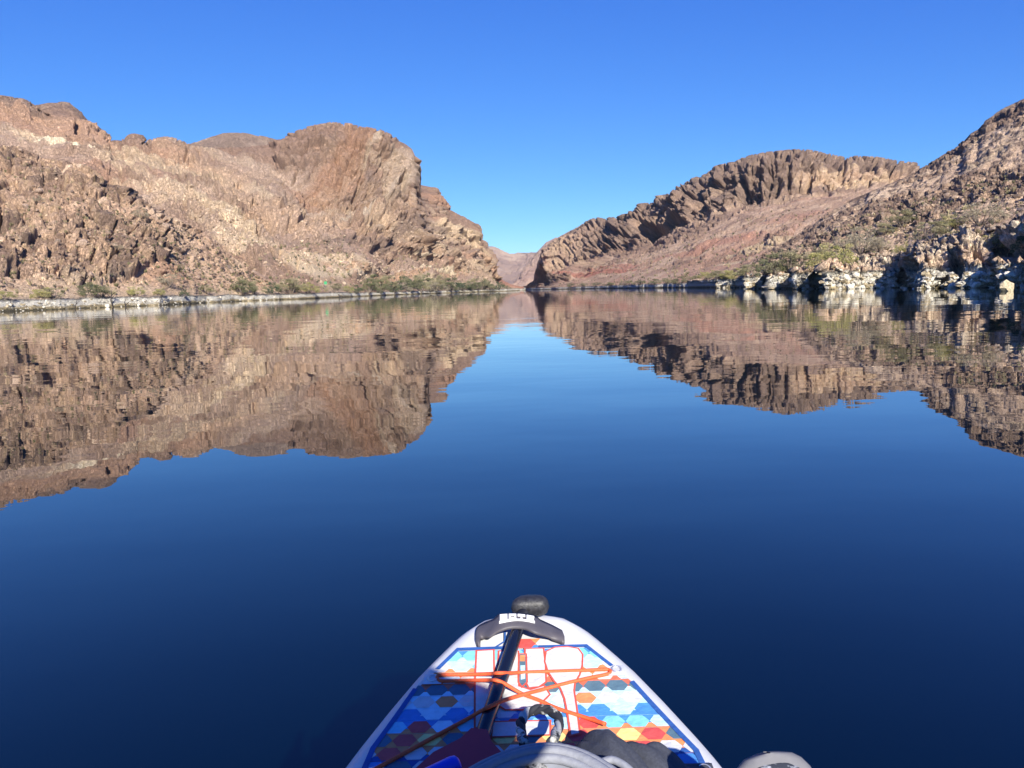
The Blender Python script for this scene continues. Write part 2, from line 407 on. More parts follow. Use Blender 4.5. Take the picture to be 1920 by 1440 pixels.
# ================================================================== left: great tan mountain with the dome
def left_mountain():
    sh = [(-600, 300), (0, 300), (350, 260), (500, 206), (560, 206), (640, 237), (740, 335), (860, 430), (950, 450), (975, 520)]
    hum = [(-600, 480, 330), (0, 500, 330), (350, 500, 300), (500, 512, 258), (600, 505, 282), (660, 517, 300), (720, 527, 385), (760, 522, 395), (800, 524, 420), (850, 532, 470), (900, 537, 480), (975, 541, 560)]
    low = [(-600, 380, 390), (0, 400, 390), (200, 400, 375), (350, 450, 340), (450, 478, 325), (540, 478, 335), (640, 480, 370), (720, 492, 425), (780, 500, 455), (840, 512, 490), (900, 529, 530), (975, 541, 600)]
    foot = [(-600, 250, 470), (0, 262, 470), (110, 285, 455), (200, 330, 440), (300, 345, 425), (420, 350, 430), (500, 370, 440), (560, 400, 445), (640, 408, 455), (700, 396, 468), (740, 388, 476), (775, 385, 482),
            (800, 405, 515), (850, 440, 545), (885, 475, 560), (900, 505, 575), (915, 530, 585), (975, 541, 640)]
    brow = [(-600, 90, 530), (0, 215, 530), (60, 230, 520), (110, 225, 512), (200, 280, 500), (250, 280, 500), (300, 278, 500), (350, 290, 500), (450, 290, 505), (520, 285, 505), (560, 268, 500), (640, 252, 498), (700, 260, 498), (745, 280, 500),
            (770, 298, 500), (781, 330, 505), (784, 362, 560), (810, 368, 580), (830, 400, 585), (860, 415, 590), (885, 432, 592), (897, 460, 595), (906, 490, 600), (913, 522, 605), (930, 536, 615), (975, 541, 660)]
    crest = [(-600, 40, 590), (-200, 150, 585), (0, 178, 580), (40, 184, 575), (75, 199, 570), (103, 207, 560), (107, 193, 558), (118, 190, 557), (130, 195, 556), (142, 204, 555), (160, 224, 552), (185, 244, 550), (205, 261, 548),
             (231, 264, 546), (241, 252, 545), (253, 249, 545), (259, 264, 545), (283, 270, 548), (291, 258, 548), (310, 255, 548), (330, 262, 548), (350, 271, 550), (400, 277, 552), (470, 275, 552), (520, 268, 548), (540, 262, 545), (560, 247, 545),
             (590, 235, 545), (625, 228, 545), (652, 231, 545), (665, 236, 543), (690, 238, 540), (715, 245, 535), (740, 261, 530), (758, 269, 525), (772, 279, 520), (779, 294, 516), (782, 312, 514), (783.5, 338, 516), (786, 346, 590), (800, 349, 605), (809, 351, 606), (815, 362, 606),
             (821, 376, 606), (835, 393, 606), (850, 400, 606), (870, 410, 606), (885, 420, 606), (893, 434, 606), (898, 450, 608), (905, 464, 612), (908, 482, 614), (912, 506, 616), (915, 520, 618), (925, 530, 622), (945, 538, 640), (975, 542, 670)]
    L = loft(-230, 975, 0.053, sh, [hum, low, foot, brow, crest], [4, 8, 10, 26, 60, 95, 120, 60, 16, 6], bench=(2.0, 14), bank=(1.4, 4), sm=7, back=(.6, 90, 200))
    up = smooth(3.2, 4.2, L.T); P = L.P
    cl = smooth(.72, .95, L.slope) * smooth(4.5, 5.5, L.T)                       # true cliffs
    d1, r1, e1, _ = blocks(L, 30, 44, 5.0, 4.0, 51, tilt=.45, cw=.07)
    d2, r2, e2, _ = blocks(L, 10, 17, 2.3, 2.4, 52, tilt=.5, cw=.09)
    d3, r3, e3, _ = blocks(L, 3.6, 5.5, 0.9, 0.9, 53, tilt=.4)
    d4, r4, e4, _ = blocks(L, 1.6, 2.2, 0.45, 0.35, 54, tilt=.3)
    flut = fbm(P, 9, 3, 61, stretch=(1, 1, 6), ridged=True)                       # vertical fluting of the dome
    Pd = P.copy(); Pd[..., 2] = P[..., 2] + L.U * .55                             # beds dip to the right
    bed = fbm(Pd, 60, 4, 62, stretch=(4, 4, .22))
    big = fbm(P, 80, 3, 63, ridged=True)
    rb = smooth(-.35, .15, fbm(P, 40, 3, 64) + .5 * cl)                           # bare rock / debris
    rib = fbm(np.stack([L.U + .55 * L.V, L.V * .22, 0 * L.U], -1), 42, 3, 66, ridged=True)      # buttresses running down to the right
    D = up * (big * 5.0 + bed * 2.0 + rib * 7.0 + fbm(P, 24, 4, 65) * 2.0)
    w = up * (.45 + .55 * rb)
    zb = (P[..., 2] + .45 * L.U) / 11 + 1.1 * fbm(P, 30, 3, 67); led = np.abs(np.modf(zb + 100)[0] - .25); led = smooth(.0, .25, led) - .6 * smooth(.5, .75, led)   # weathered ledges along the beds
    zs = P[..., 2] / 4.3 + 1.3 * fbm(P, 16, 3, 68); ls = smooth(0, .7, np.modf(zs + 100)[0])
    D += w * (d1 * .5 + 1.25 * d2 + 1.6 * d3 + 1.5 * d4 + led + .6 * ls + ledges(L, 15, 6.0, 611, .40) + ledges(L, 6, 3.4, 613, .3, cover=-.05) + ledges(L, 3, 1.3, 615, .2, cover=-.05)) + cl * flut * 1.6
    tal = (1 - smooth(5.0, 5.6, L.T)) * smooth(-300, 2000, L.U * 0 + 1)
    D = D * (1 - .35 * (1 - smooth(4.2, 5.2, L.T)))
    fade = 1 - .88 * smooth(L.crest - .6, L.crest - .05, L.T)
    D = D * fade
    edge = np.exp(-((L.U - spot(L, 783, 320, 1, 1)[0][0, 0] * 0 - L.U[0, int(np.argmin(abs(L.th - dirs(783, 320)[0])))]) / 9) ** 2) * smooth(5.2, 6, L.T)
    D = D * (1 - .75 * edge)                                                      # the dome ends in one clean wall
    # deep alcoves and slots that hold shadow
    for (px, py, rx, ry, dep, lean) in [(751, 353, 2.6, 9.5, 9, -.06), (778, 300, 1.6, 5, 6, 0), (498, 436, 3.0, 11, 9, .1), (508, 448, 2.0, 9, 7, -.2), (481, 452, 1.4, 6, 6, 0), (551, 335, 1.2, 6, 5, -.3),
                                        (137, 255, 1.6, 14, 6, .03), (128, 284, 7, 1.3, 4, -.25), (690, 462, 8, 2, 2.5, 0), (700, 497, 3, 2, 3, 0), (440, 366, 1.5, 7, 4, -.3), (780, 365, 1, 8, 4, .2)]:
        D -= dep * blob(L, px, py, rx, ry, lean, seed=int(px), rough=.35)
    # jutting dark ledge half way up
    D += 3.5 * blob(L, 690, 468, 26, 6, seed=14) + 4 * blob(L, 735, 493, 9, 8, seed=15) + 5 * blob(L, 752, 335, 7, 16, seed=16, rough=.3) * 0
    bm = smooth(1.6, 2.1, L.T) * (1 - smooth(3, 3.6, L.T)); D += bm * .4 * d4
    # colours
    n1, n2, n3 = fbm(P, 60, 4, 71), fbm(P, 16, 4, 72), fbm(P, 5, 4, 73)
    c = mixc(colfield(n1.shape, (.335, .225, .155)), (.44, .325, .230), smooth(-.1, .45, n2))
    c = mixc(c, (.31, .180, .115), smooth(.05, .5, n1) * .75)
    c = mixc(c, (.385, .305, .265), smooth(.0, .35, fbm(P, 75, 4, 75)) * .4); c = mixc(c, (.265, .178, .13), smooth(.05, .35, fbm(P, 34, 4, 76)) * .7); c = mixc(c, (.36, .215, .145), smooth(.12, .4, fbm(P, 48, 4, 78)) * .6)
    c = mixc(c, (.47, .365, .255), smooth(.12, .38, bed) * .8)
    c = mixc(c, (.28, .20, .155), smooth(.1, .4, -bed) * .6)
    c = mixc(c, (.24, .165, .125), smooth(.60, .95, r2) * .55 * w)
    c = mixc(c, (.49, .385, .275), smooth(.7, 1.0, r3) * .2 * w)
    var = smooth(5.9, 7.2, L.T + .8 * n2 + .5 * n3)                                # desert varnish on the heights
    c = mixc(c, (.225, .150, .115), var * .75)
    c = mixc(c, (.20, .145, .12), blob(L, 118, 205, 34, 26, seed=22) * .6)
    drip = fbm(P, 7, 4, 74, stretch=(1, 1, 9)); c = mixc(c, (.235, .175, .15), smooth(.15, .45, drip) * cl * .7)
    c = mixc(c, (.45, .36, .27), smooth(.2, .5, -drip) * cl * .35)
    for (px, py, rx, ry, lean, col, a) in [(128, 292, 18, 9, -.2, (.68, .58, .42), 1), (165, 300, 26, 8, -.35, (.55, .44, .31), .9), (255, 345, 34, 8, -.55, (.50, .38, .27), .6), (350, 400, 45, 10, -.6, (.50, .38, .265), .6), (420, 420, 30, 12, -.4, (.53, .42, .29), .7),
                                           (455, 480, 20, 16, 0, (.54, .42, .29), .9), (500, 500, 30, 16, -.2, (.53, .40, .275), .9), (560, 505, 44, 14, -.2, (.53, .41, .285), .95), (620, 515, 30, 14, -.3, (.56, .45, .315), .95), (540, 440, 40, 18, -.5, (.45, .32, .225), .6), (300, 300, 50, 20, -.5, (.46, .32, .22), .7), (480, 330, 45, 25, -.4, (.40, .30, .235), .6), (635, 365, 30, 6, -.6, (.50, .41, .32), .7), (690, 405, 26, 4, -.6, (.50, .42, .33), .7),
                                           (830, 520, 24, 5, -.15, (.60, .50, .35), .9), (745, 523, 42, 8, -.1, (.46, .30, .19), .9), (790, 530, 20, 4, 0, (.57, .46, .31), .8), (872, 455, 18, 26, -.5, (.52, .40, .27), .9), (655, 295, 46, 24, -.3, (.32, .19, .125), .7),
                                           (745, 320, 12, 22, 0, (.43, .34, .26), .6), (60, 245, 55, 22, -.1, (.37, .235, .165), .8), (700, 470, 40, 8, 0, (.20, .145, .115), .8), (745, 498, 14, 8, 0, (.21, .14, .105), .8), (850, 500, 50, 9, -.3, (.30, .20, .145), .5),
                                           (810, 375, 10, 16, -.3, (.37, .225, .15), .7), (900, 510, 8, 22, 0, (.38, .24, .16), .7), (778, 490, 12, 1.6, -.55, (.58, .48, .35), .9)]:
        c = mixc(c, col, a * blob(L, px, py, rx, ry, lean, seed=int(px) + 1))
    c = c * (1 + .14 * n3[..., None])
    c = c * ALB
    L.Q = L.P + L.N * D[..., None]
    c = bank_paint(L, c, top=1.2, white=(.68, .63, .52))
    build_land('mountain_left', L, D, c, ROCK_MID)
    return L

# ================================================================== right: knobby ridge in the middle distance
def right_mountain():
    sh = [(985, 820), (1003, 720), (1012, 680), (1050, 580), (1100, 480), (1150, 390), (1200, 310), (1300, 226), (1400, 196), (1500, 190), (2000, 210)]
    tal = [(985, 541, 830), (1003, 536, 730), (1012, 532, 692), (1050, 525, 625), (1100, 520, 560), (1150, 515, 490), (1200, 510, 430), (1300, 497, 350), (1400, 478, 310), (1500, 455, 300), (1600, 432, 310), (1720, 405, 330), (2000, 380, 350)]
    foot = [(985, 540, 840), (1003, 528, 740), (1010, 520, 712), (1030, 512, 700), (1060, 500, 682), (1100, 488, 655), (1150, 470, 620), (1200, 458, 585), (1235, 452, 570), (1260, 440, 560), (1300, 424, 545), (1370, 394, 530), (1450, 374, 525), (1510, 366, 525), (1560, 354, 530), (1690, 343, 545), (1800, 340, 570), (2000, 340, 600)]
    brow = [(985, 539, 855), (1002, 522, 765), (1008, 497, 745), (1020, 477, 737), (1060, 450, 720), (1100, 430, 700), (1150, 416, 675), (1180, 410, 655), (1215, 394, 635), (1250, 376, 615), (1300, 350, 590), (1350, 322, 570), (1400, 303, 555), (1450, 297, 550), (1500, 295, 550), (1560, 304, 555), (1640, 305, 562), (1690, 312, 568), (1722, 328, 575), (1800, 330, 600), (2000, 330, 620)]
    crest = [(985, 538, 870), (1001, 524, 800), (1004, 502, 790), (1011, 481, 782), (1020, 465, 776), (1030, 455, 770), (1040, 449, 766), (1060, 438, 758), (1070, 432, 754), (1100, 418, 740), (1122, 407, 730), (1140, 412, 722), (1155, 405, 715), (1172, 409, 708), (1180, 401, 704), (1200, 392, 696), (1212, 380, 690),
             (1240, 379, 676), (1246, 365, 672), (1275, 360, 658), (1283, 346, 654), (1310, 335, 642), (1330, 325, 633), (1345, 315, 626), (1352, 308, 623), (1375, 303, 614), (1385, 307, 610), (1391, 299, 606), (1410, 290, 600), (1440, 284, 594), (1490, 279, 590), (1520, 281, 590),
             (1560, 291, 590), (1580, 297, 590), (1600, 292, 592), (1640, 294, 594), (1680, 302, 598), (1710, 306, 600), (1719, 312, 602), (1724, 322, 602), (1800, 326, 620), (2000, 330, 640)]
    L = loft(985, 1900, 0.053, sh, [tal, foot, brow, crest], [4, 8, 8, 50, 90, 140, 44, 16, 6], bench=(2.0, 8), bank=(1.3, 3), sm=5, back=(.6, 90, 200))
    P = L.P; up = smooth(3.2, 4.2, L.T)
    cl = smooth(4.92, 5.12, L.T + .12 * fbm(P, 22, 3, 100))
    px_like = np.degrees(L.th)[None, :] + 0 * L.T
    kn = smooth(4.2, 7.0, px_like)                                                # the knobby towers stand on the right-hand two thirds
    k1, r1, e1 = knobs(L, 19, 36, 9, 101); k2, r2, e2 = knobs(L, 8, 12, 4.6, 102); k3, r3, e3 = knobs(L, 3.6, 4.8, 1.8, 103)
    d1, q1, f1, _ = blocks(L, 24, 40, 5, 4, 111, tilt=0); d2, q2, f2, _ = blocks(L, 8, 18, 2.2, 2.4, 112, tilt=.05); d3, q3, f3, _ = blocks(L, 3.2, 4.6, .9, .8, 113, tilt=.3)
    but = fbm(P, 30, 3, 121, stretch=(1, 1, 8), ridged=True)
    st = fbm(np.stack([L.U - .42 * L.V, L.V * .05, 0 * L.U], -1), 8, 5, 122, gain=.6)       # rills running down the talus
    rough = up * (fbm(P, 70, 3, 123) * 4 + fbm(P, 20, 4, 124) * 1.6)
    fade = 1 - .5 * smooth(L.crest - .3, L.crest + .05, L.T)
    D = rough * fade
    v1, w1, x1, _ = blocks(L, 10, 34, 5.5, 7.0, 141, tilt=-.04, cw=.12); v2, w2, x2, _ = blocks(L, 4.5, 13, 2.6, 3.0, 142, tilt=-.05, cw=.14); v3, w3, x3, _ = blocks(L, 2.2, 3.6, .9, .8, 143)
    D += cl * fade * (kn * (.65 * k1 + .35 * k2 + v1 + v2 + .9 * v3 + but * 6.0 + ledges(L, 9, 2.5, 635, -.2)) + (1 - kn) * (.25 * d1 + .5 * d2 + but * .9 + ledges(L, 14, 3.0, 631, -.05) + ledges(L, 6, 1.8, 633, 0)) ) + cl * (kn * k3 * .4 + (1 - kn) * d3) * (.5 + .5 * fade)
    dt, qt, et, _ = blocks(L, 3.2, 15, .9, .6, 114, tilt=-.36)
    oc = smooth(.08, .3, fbm(np.stack([L.U - .42 * L.V, L.V * .3, 0 * L.U], -1), 26, 4, 127) + .3 * fbm(P, 8, 3, 128)) * smooth(3.6, 4.2, L.T)
    D += (1 - cl) * up * (st * 1.5 + dt * .9 + fbm(P, 2.4, 3, 126) * .5 + oc * (1.2 + .8 * d2 + d3 + ledges(L, 5, 1.6, 637, -.2)))
    # fringe of the crest itself is knobby too
    top = np.exp(-((L.T - L.crest) / .35) ** 2)
    vert = top * kn * (k2 * .2 + k3 * .3)
    for (px, py, rx, ry, dep, lean) in [(1222, 428, 9, 26, 17, .2), (1263, 408, 6, 16, 13, -.15), (1145, 452, 5, 8, 8, .3), (1312, 395, 5, 18, 9, 0), (1405, 365, 8, 18, 9, 0), (1455, 360, 4, 12, 7, 0), (1420, 335, 4, 8, 6, 0),
                                        (1668, 328, 5, 9, 9, 0), (1190, 470, 3, 6, 5, 0), (1010, 510, 5, 28, 14, 0), (1018, 525, 4, 18, 9, 0), (1060, 525, 4, 5, 5, 0), (1545, 365, 5, 8, 5, 0), (1232, 460, 4, 12, 9, .2)]:
        D -= dep * blob(L, px, py, rx, ry, lean, seed=int(px), rough=.3)
    bm = smooth(1.6, 2.1, L.T) * (1 - smooth(3, 3.6, L.T)); D += bm * .3 * d3
    n1, n2, n3 = fbm(P, 50, 4, 131), fbm(P, 14, 4, 132), fbm(P, 4.5, 4, 133)
    c = mixc(colfield(n1.shape, (.39, .265, .19)), (.47, .34, .245), smooth(-.1, .4, n2 + .5 * st))
    c = mixc(c, (.42, .235, .165), smooth(-.05, .35, n1 + .4 * st) * .55)
    c = mixc(c, (.27, .175, .13), smooth(.1, .5, -st + .3 * n3) * .6); c = mixc(c, (.24, .16, .12), smooth(.82, .9, qt) * .6); c = mixc(c, (.52, .39, .28), smooth(.16, .08, qt) * .5 if False else (1 - smooth(.08, .16, qt)) * .5)
    c = mixc(c, (.25, .17, .125), oc * .8)
    ck = mixc(colfield(n1.shape, (.215, .152, .118)), (.31, .218, .162), smooth(.0, .5, n2)); ck = mixc(ck, (.165, .122, .102), smooth(.55, .9, w2) * .6); ck = mixc(ck, (.38, .275, .20), smooth(.75, .95, w3) * .5)
    cb = mixc(colfield(n1.shape, (.42, .295, .21)), (.33, .225, .165), smooth(-.1, .4, n2)); cb = mixc(cb, (.45, .335, .225), smooth(.6, .95, q2) * .6)
    cb = mixc(cb, (.225, .16, .125), smooth(L.crest - .9, L.crest - .1, L.T + .4 * n2) * .7)
    cc = ck * kn[..., None] + cb * (1 - kn[..., None])
    c = c * (1 - cl[..., None]) + cc * cl[..., None]
    for (px, py, rx, ry, lean, col, a) in [(1585, 335, 34, 15, 0, (.50, .37, .25), .95), (1640, 325, 26, 10, 0, (.43, .30, .215), .9), (1535, 345, 12, 12, 0, (.47, .33, .225), .8), (1560, 362, 40, 8, 0, (.46, .33, .23), .8), (1420, 385, 40, 6, .3, (.42, .30, .21), .8), (1300, 425, 30, 6, .4, (.43, .31, .22), .8),
                                           (1130, 515, 38, 12, .5, (.40, .17, .12), .8), (1160, 505, 26, 10, .5, (.40, .19, .14), .7), (1330, 470, 40, 12, .4, (.43, .22, .155), .6), (1420, 470, 26, 8, .2, (.52, .40, .26), .9), (1375, 492, 16, 7, .2, (.53, .41, .27), .8),
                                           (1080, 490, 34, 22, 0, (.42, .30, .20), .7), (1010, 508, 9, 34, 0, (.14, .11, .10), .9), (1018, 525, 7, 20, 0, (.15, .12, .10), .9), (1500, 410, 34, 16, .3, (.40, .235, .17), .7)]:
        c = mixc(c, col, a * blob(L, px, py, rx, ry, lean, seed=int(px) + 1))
    c = c * (1 + .13 * n3[..., None])
    c = c * ALB
    L.Q = L.P + L.N * D[..., None]
    c = bank_paint(L, c, top=1.3)
    build_land('mountain_right', L, D, c, ROCK_MID, vert)
    return L

# ================================================================== right: near scree slope and white shore rocks (60-190 m)
def right_hill():
    # the shore steps back in jointed faces: each faces the paddler, the step between faces the river
    sh = [(1290, 232), (1340, 196), (1342, 172), (1380, 170), (1396, 165), (1399, 128), (1437, 129), (1440, 111), (1486, 113), (1489, 101), (1544, 103), (1547, 92), (1600, 93), (1645, 94), (1690, 94),
          (1693, 90), (1716, 90), (1719, 79), (1798, 79.5), (1801, 77.5), (1868, 77.5), (1872, 74), (1930, 73), (1940, 70), (2100, 66), (2600, 62)]
    ledge = [(1290, 531, '+8'), (1340, 528, '+8'), (1400, 520, '+8'), (1450, 512, '+8'), (1530, 503, '+8'), (1590, 492, '+7'), (1625, 482, '+6'), (1700, 478, '+6'), (1722, 474, '+5'), (1760, 462, '+5'), (1810, 442, '+6'), (1870, 434, '+7'), (1920, 420, '+7'), (2100, 415, '+8'), (2600, 420, '+8')]
    shelf = [(1290, 530, '+14'), (1340, 524, '+18'), (1400, 511, '+20'), (1450, 500, '+20'), (1530, 483, '+20'), (1600, 462, '+20'), (1700, 448, '+20'), (1800, 424, '+20'), (1900, 409, '+22'), (2100, 370, '+26'), (2600, 370, '+26')]
    mid = [(1290, 529.5, 250), (1340, 520, 222), (1400, 503, 175), (1476, 475, 152), (1553, 443, 142), (1660, 405, 136), (1721, 388, 134), (1800, 365, 134), (1920, 320, 134), (2100, 270, 132), (2600, 220, 132)]
    crest = [(1290, 529, 256), (1340, 518, 232), (1400, 497, 208), (1440, 474, 198), (1476, 453, 192), (1522, 425, 188), (1553, 401, 186), (1599, 374, 184), (1660, 348, 184), (1700, 331, 185), (1721, 319, 186), (1760, 297, 187), (1800, 272, 188), (1812, 262, 188), (1820, 250, 188), (1840, 240, 188),
             (1855, 224, 189), (1870, 214, 189), (1890, 200, 190), (1920, 185, 190), (2100, 110, 192), (2600, 20, 195)]
    L = loft(1290, 2300, 0.052, sh, [ledge, shelf, mid, crest], [4, 34, 70, 24, 90, 130, 20, 6], bank=(1.9, 1.4), sm=4, jag=.35)
    P = L.P; up = smooth(2.2, 2.8, L.T); slope = smooth(3.3, 4.1, L.T)
    d1, r1, e1, _ = blocks(L, 4.2, 6.5, 1.2, 1.3, 151, tilt=.45, cw=.09)
    d2, r2, e2, _ = blocks(L, 1.6, 2.6, .6, .6, 152, tilt=.5)
    d3, r3, e3, _ = blocks(L, .7, .9, .28, .25, 153, tilt=.3)
    k3, s3, g3 = knobs(L, 1.1, 1.0, .8, 154)
    oc = fbm(P, 17, 4, 161) + .5 * fbm(P, 5, 3, 162)
    oc = np.maximum(oc, blob(L, 1700, 400, 20, 9, .3, seed=3) - .1); oc = np.maximum(oc, blob(L, 1600, 435, 16, 7, .3, seed=4) - .1); oc = np.maximum(oc, blob(L, 1850, 350, 18, 8, .2, seed=5) - .1)
    oc = np.maximum(oc, blob(L, 1880, 225, 24, 8, .3, seed=6) - .1); oc = np.maximum(oc, blob(L, 1760, 375, 14, 6, .3, seed=7) - .1)
    m = smooth(.10, .28, oc) * slope
    lo = (1 - smooth(3.1, 3.7, L.T)) * smooth(1.6, 2.1, L.T)                       # jointed shore rock
    D = slope * (fbm(P, 22, 3, 171, ridged=True) * 1.0 + fbm(P, 7, 4, 172) * .6)
    D += m * (.5 + .8 * d2 + .3 * d1 + d3) + (1 - m) * slope * (.6 * d3 + fbm(P, 1.5, 3, 173) * .4)
    rightw = 0 * L.th[None, :] + smooth(16, 21, np.degrees(L.th))[None, :]
    D += lo * ((.12 + .38 * rightw) * d1 + .6 * d2 + d3 * .9 + ledges(L, 1.6, .7, 641, .25) + ledges(L, .8, .35, 643, .25) + fbm(P, 5, 3, 174) * .35)
    D += (1 - smooth(2.0, 2.4, L.T)) * smooth(1.05, 1.6, L.T) * (k3 * .7 + .6 * d3 + fbm(P, 2.2, 3, 175) * .5)
    for (px, py, rx, ry, dep, lean) in [(1705, 515, 1.9, 2.0, 2.0, .2), (1760, 500, .8, 2.2, 2.2, .5), (1790, 490, .6, 1.8, 2, .4), (1800, 505, .5, 1.6, 2, 0), (1758, 535, 1.0, .7, 1.6, 0), (1530, 530, 1.2, 1.6, 1.2, .2), (1890, 470, 1.6, 3.4, 3, .6), (1830, 475, .6, 1.8, 1.6, .4),
                                        (1440, 532, .9, 1.2, 1.6, 0), (1600, 500, .8, 1.6, 1.6, 0)]:
        D -= dep * blob(L, px, py, rx, ry, lean, seed=int(px), rough=.25)
    D += 3.2 * blob(L, 1905, 500, 3.5, 3.0, 0, seed=9, rough=.3) * 0
    L.mask = m
    n1, n2, n3 = fbm(P, 24, 4, 181), fbm(P, 7, 4, 182), fbm(P, 2.2, 4, 183)
    c = mixc(colfield(n1.shape, (.50, .365, .255)), (.57, .435, .31), smooth(-.1, .4, n2)); c = mixc(c, (.42, .285, .20), smooth(.0, .45, n1) * .6)
    c = mixc(c, (.42, .34, .225), smooth(.1, .45, fbm(P, 10, 4, 184)) * .55 * slope)   # dry grass
    rk = mixc(colfield(n1.shape, (.20, .14, .105)), (.32, .225, .16), smooth(.5, .85, r2)); rk = mixc(rk, (.33, .25, .18), smooth(.85, .97, r3))
    c = c * (1 - m[..., None]) + rk * m[..., None]
    c = mixc(c, (.15, .11, .09), smooth(.70, .78, r3) * (1 - m) * slope * .85)
    c = mixc(c, (.14, .10, .085), smooth(L.crest - .35, L.crest - .1, L.T) * smooth(23.2, 24.5, np.degrees(L.th))[None, :] * .6)
    lr = mixc(colfield(n1.shape, (.47, .38, .285)), (.36, .275, .205), smooth(.4, .8, r1)); lr = mixc(lr, (.48, .41, .31), smooth(.6, .9, r2) * .7)
    c = c * (1 - (lo * up)[..., None]) + lr * (lo * up)[..., None]
    c = c * (1 + .15 * n3[..., None])
    c = c * ALB
    L.Q = L.P + L.N * D[..., None]
    c = bank_paint(L, c, top=1.75)
    build_land('hillside_right', L, D, c, ROCK_NEAR)
    return L

# ================================================================== what closes the canyon, far away
def simple(name, px0, px1, step, sh, rings, rows, base, alt, dark, sc, seed, mat, amp=1.0):
    L = loft(px0, px1, step, sh, rings, rows, bank=(1.5, 4), sm=4, back=(.6, 200, 400)); P = L.P
    up = smooth(2, 3, L.T)
    d1, r1, e1, _ = blocks(L, sc, sc * 1.6, sc * .16 * amp, sc * .12 * amp, seed, tilt=-.4); d2, r2, e2, _ = blocks(L, sc * .35, sc * .5, sc * .06 * amp, sc * .06 * amp, seed + 1, tilt=-.3)
    gl = fbm(P, sc * 2.2, 4, seed + 2, ridged=True)
    fade = 1 - .75 * smooth(L.crest - .3, L.crest, L.T)
    D = up * fade * (d1 + d2 + gl * sc * .22 * amp)
    n1, n2 = fbm(P, sc * 2, 4, seed + 3), fbm(P, sc * .5, 4, seed + 4)
    c = mixc(colfield(n1.shape, base), alt, smooth(.0, .4, n1)); c = mixc(c, dark, smooth(.05, .45, n2) * .6); c = mixc(c, alt, smooth(.25, .5, -n2) * .6)
    c = c * ALB; L.Q = P; c = bank_paint(L, c, top=1.2)
    build_land(name, L, D, c, mat)
    return L

def far_lands():
    simple('mountain_back_left', 230, 640, .07, [(230, 640), (640, 640)], [[(230, 400, 690), (640, 400, 690)], [(230, 300, 790), (300, 288, 790), (352, 271, 790), (380, 261, 790), (420, 249, 790), (455, 249, 790), (500, 257, 790), (530, 265, 790), (560, 272, 790), (640, 300, 790)]],
           [3, 3, 20, 120, 10, 5], (.24, .175, .135), (.33, .25, .19), (.19, .14, .11), 22, 301, ROCK_FAR, .7)
    simple('hill_red', 870, 985, .045, [(870, 640), (985, 700)], [[(870, 512, 700), (915, 524, 700), (940, 531, 700), (985, 541.5, 720)], [(870, 495, 760), (890, 505, 760), (914, 514, 760), (935, 521, 760), (950, 530, 760), (963, 540, 760), (985, 541, 770)]],
           [3, 3, 30, 40, 8, 4], (.34, .175, .115), (.38, .23, .16), (.27, .14, .10), 9, 311, ROCK_MID, .6)
    simple('cliff_far_right', 940, 1075, .04, [(940, 1240), (965, 1230), (1075, 1200)], [[(940, 541.6, 1270), (958, 539, 1260), (985, 526, 1260), (1075, 510, 1260)], [(940, 541, 1400), (955, 541, 1400), (966, 533, 1390), (975, 514, 1380), (985, 499, 1380), (995, 487, 1380), (1005, 476, 1380), (1025, 455, 1380), (1075, 430, 1380)]],
           [3, 3, 30, 90, 8, 4], (.33, .225, .185), (.38, .27, .21), (.25, .17, .145), 26, 321, ROCK_FAR, .9)
    simple('mountain_far', 800, 1180, .045, [(800, 2150), (1180, 2150)], [[(800, 520, 2350), (920, 520, 2350), (960, 525, 2350), (1000, 515, 2350), (1180, 515, 2350)], [(800, 462, 2750), (880, 463, 2750), (905, 461, 2750), (914, 460.5, 2750), (931, 464, 2750), (945, 471.5, 2750), (955, 475, 2750), (964, 475.5, 2750), (972, 473, 2750), (1005, 474, 2750), (1040, 470, 2750), (1180, 480, 2750)]],
           [3, 3, 30, 120, 8, 4], (.245, .175, .14), (.36, .27, .205), (.18, .13, .11), 60, 331, ROCK_FAR, .9)

LH = left_hill(); LM = left_mountain(); RM = right_mountain(); RH = right_hill(); far_lands()

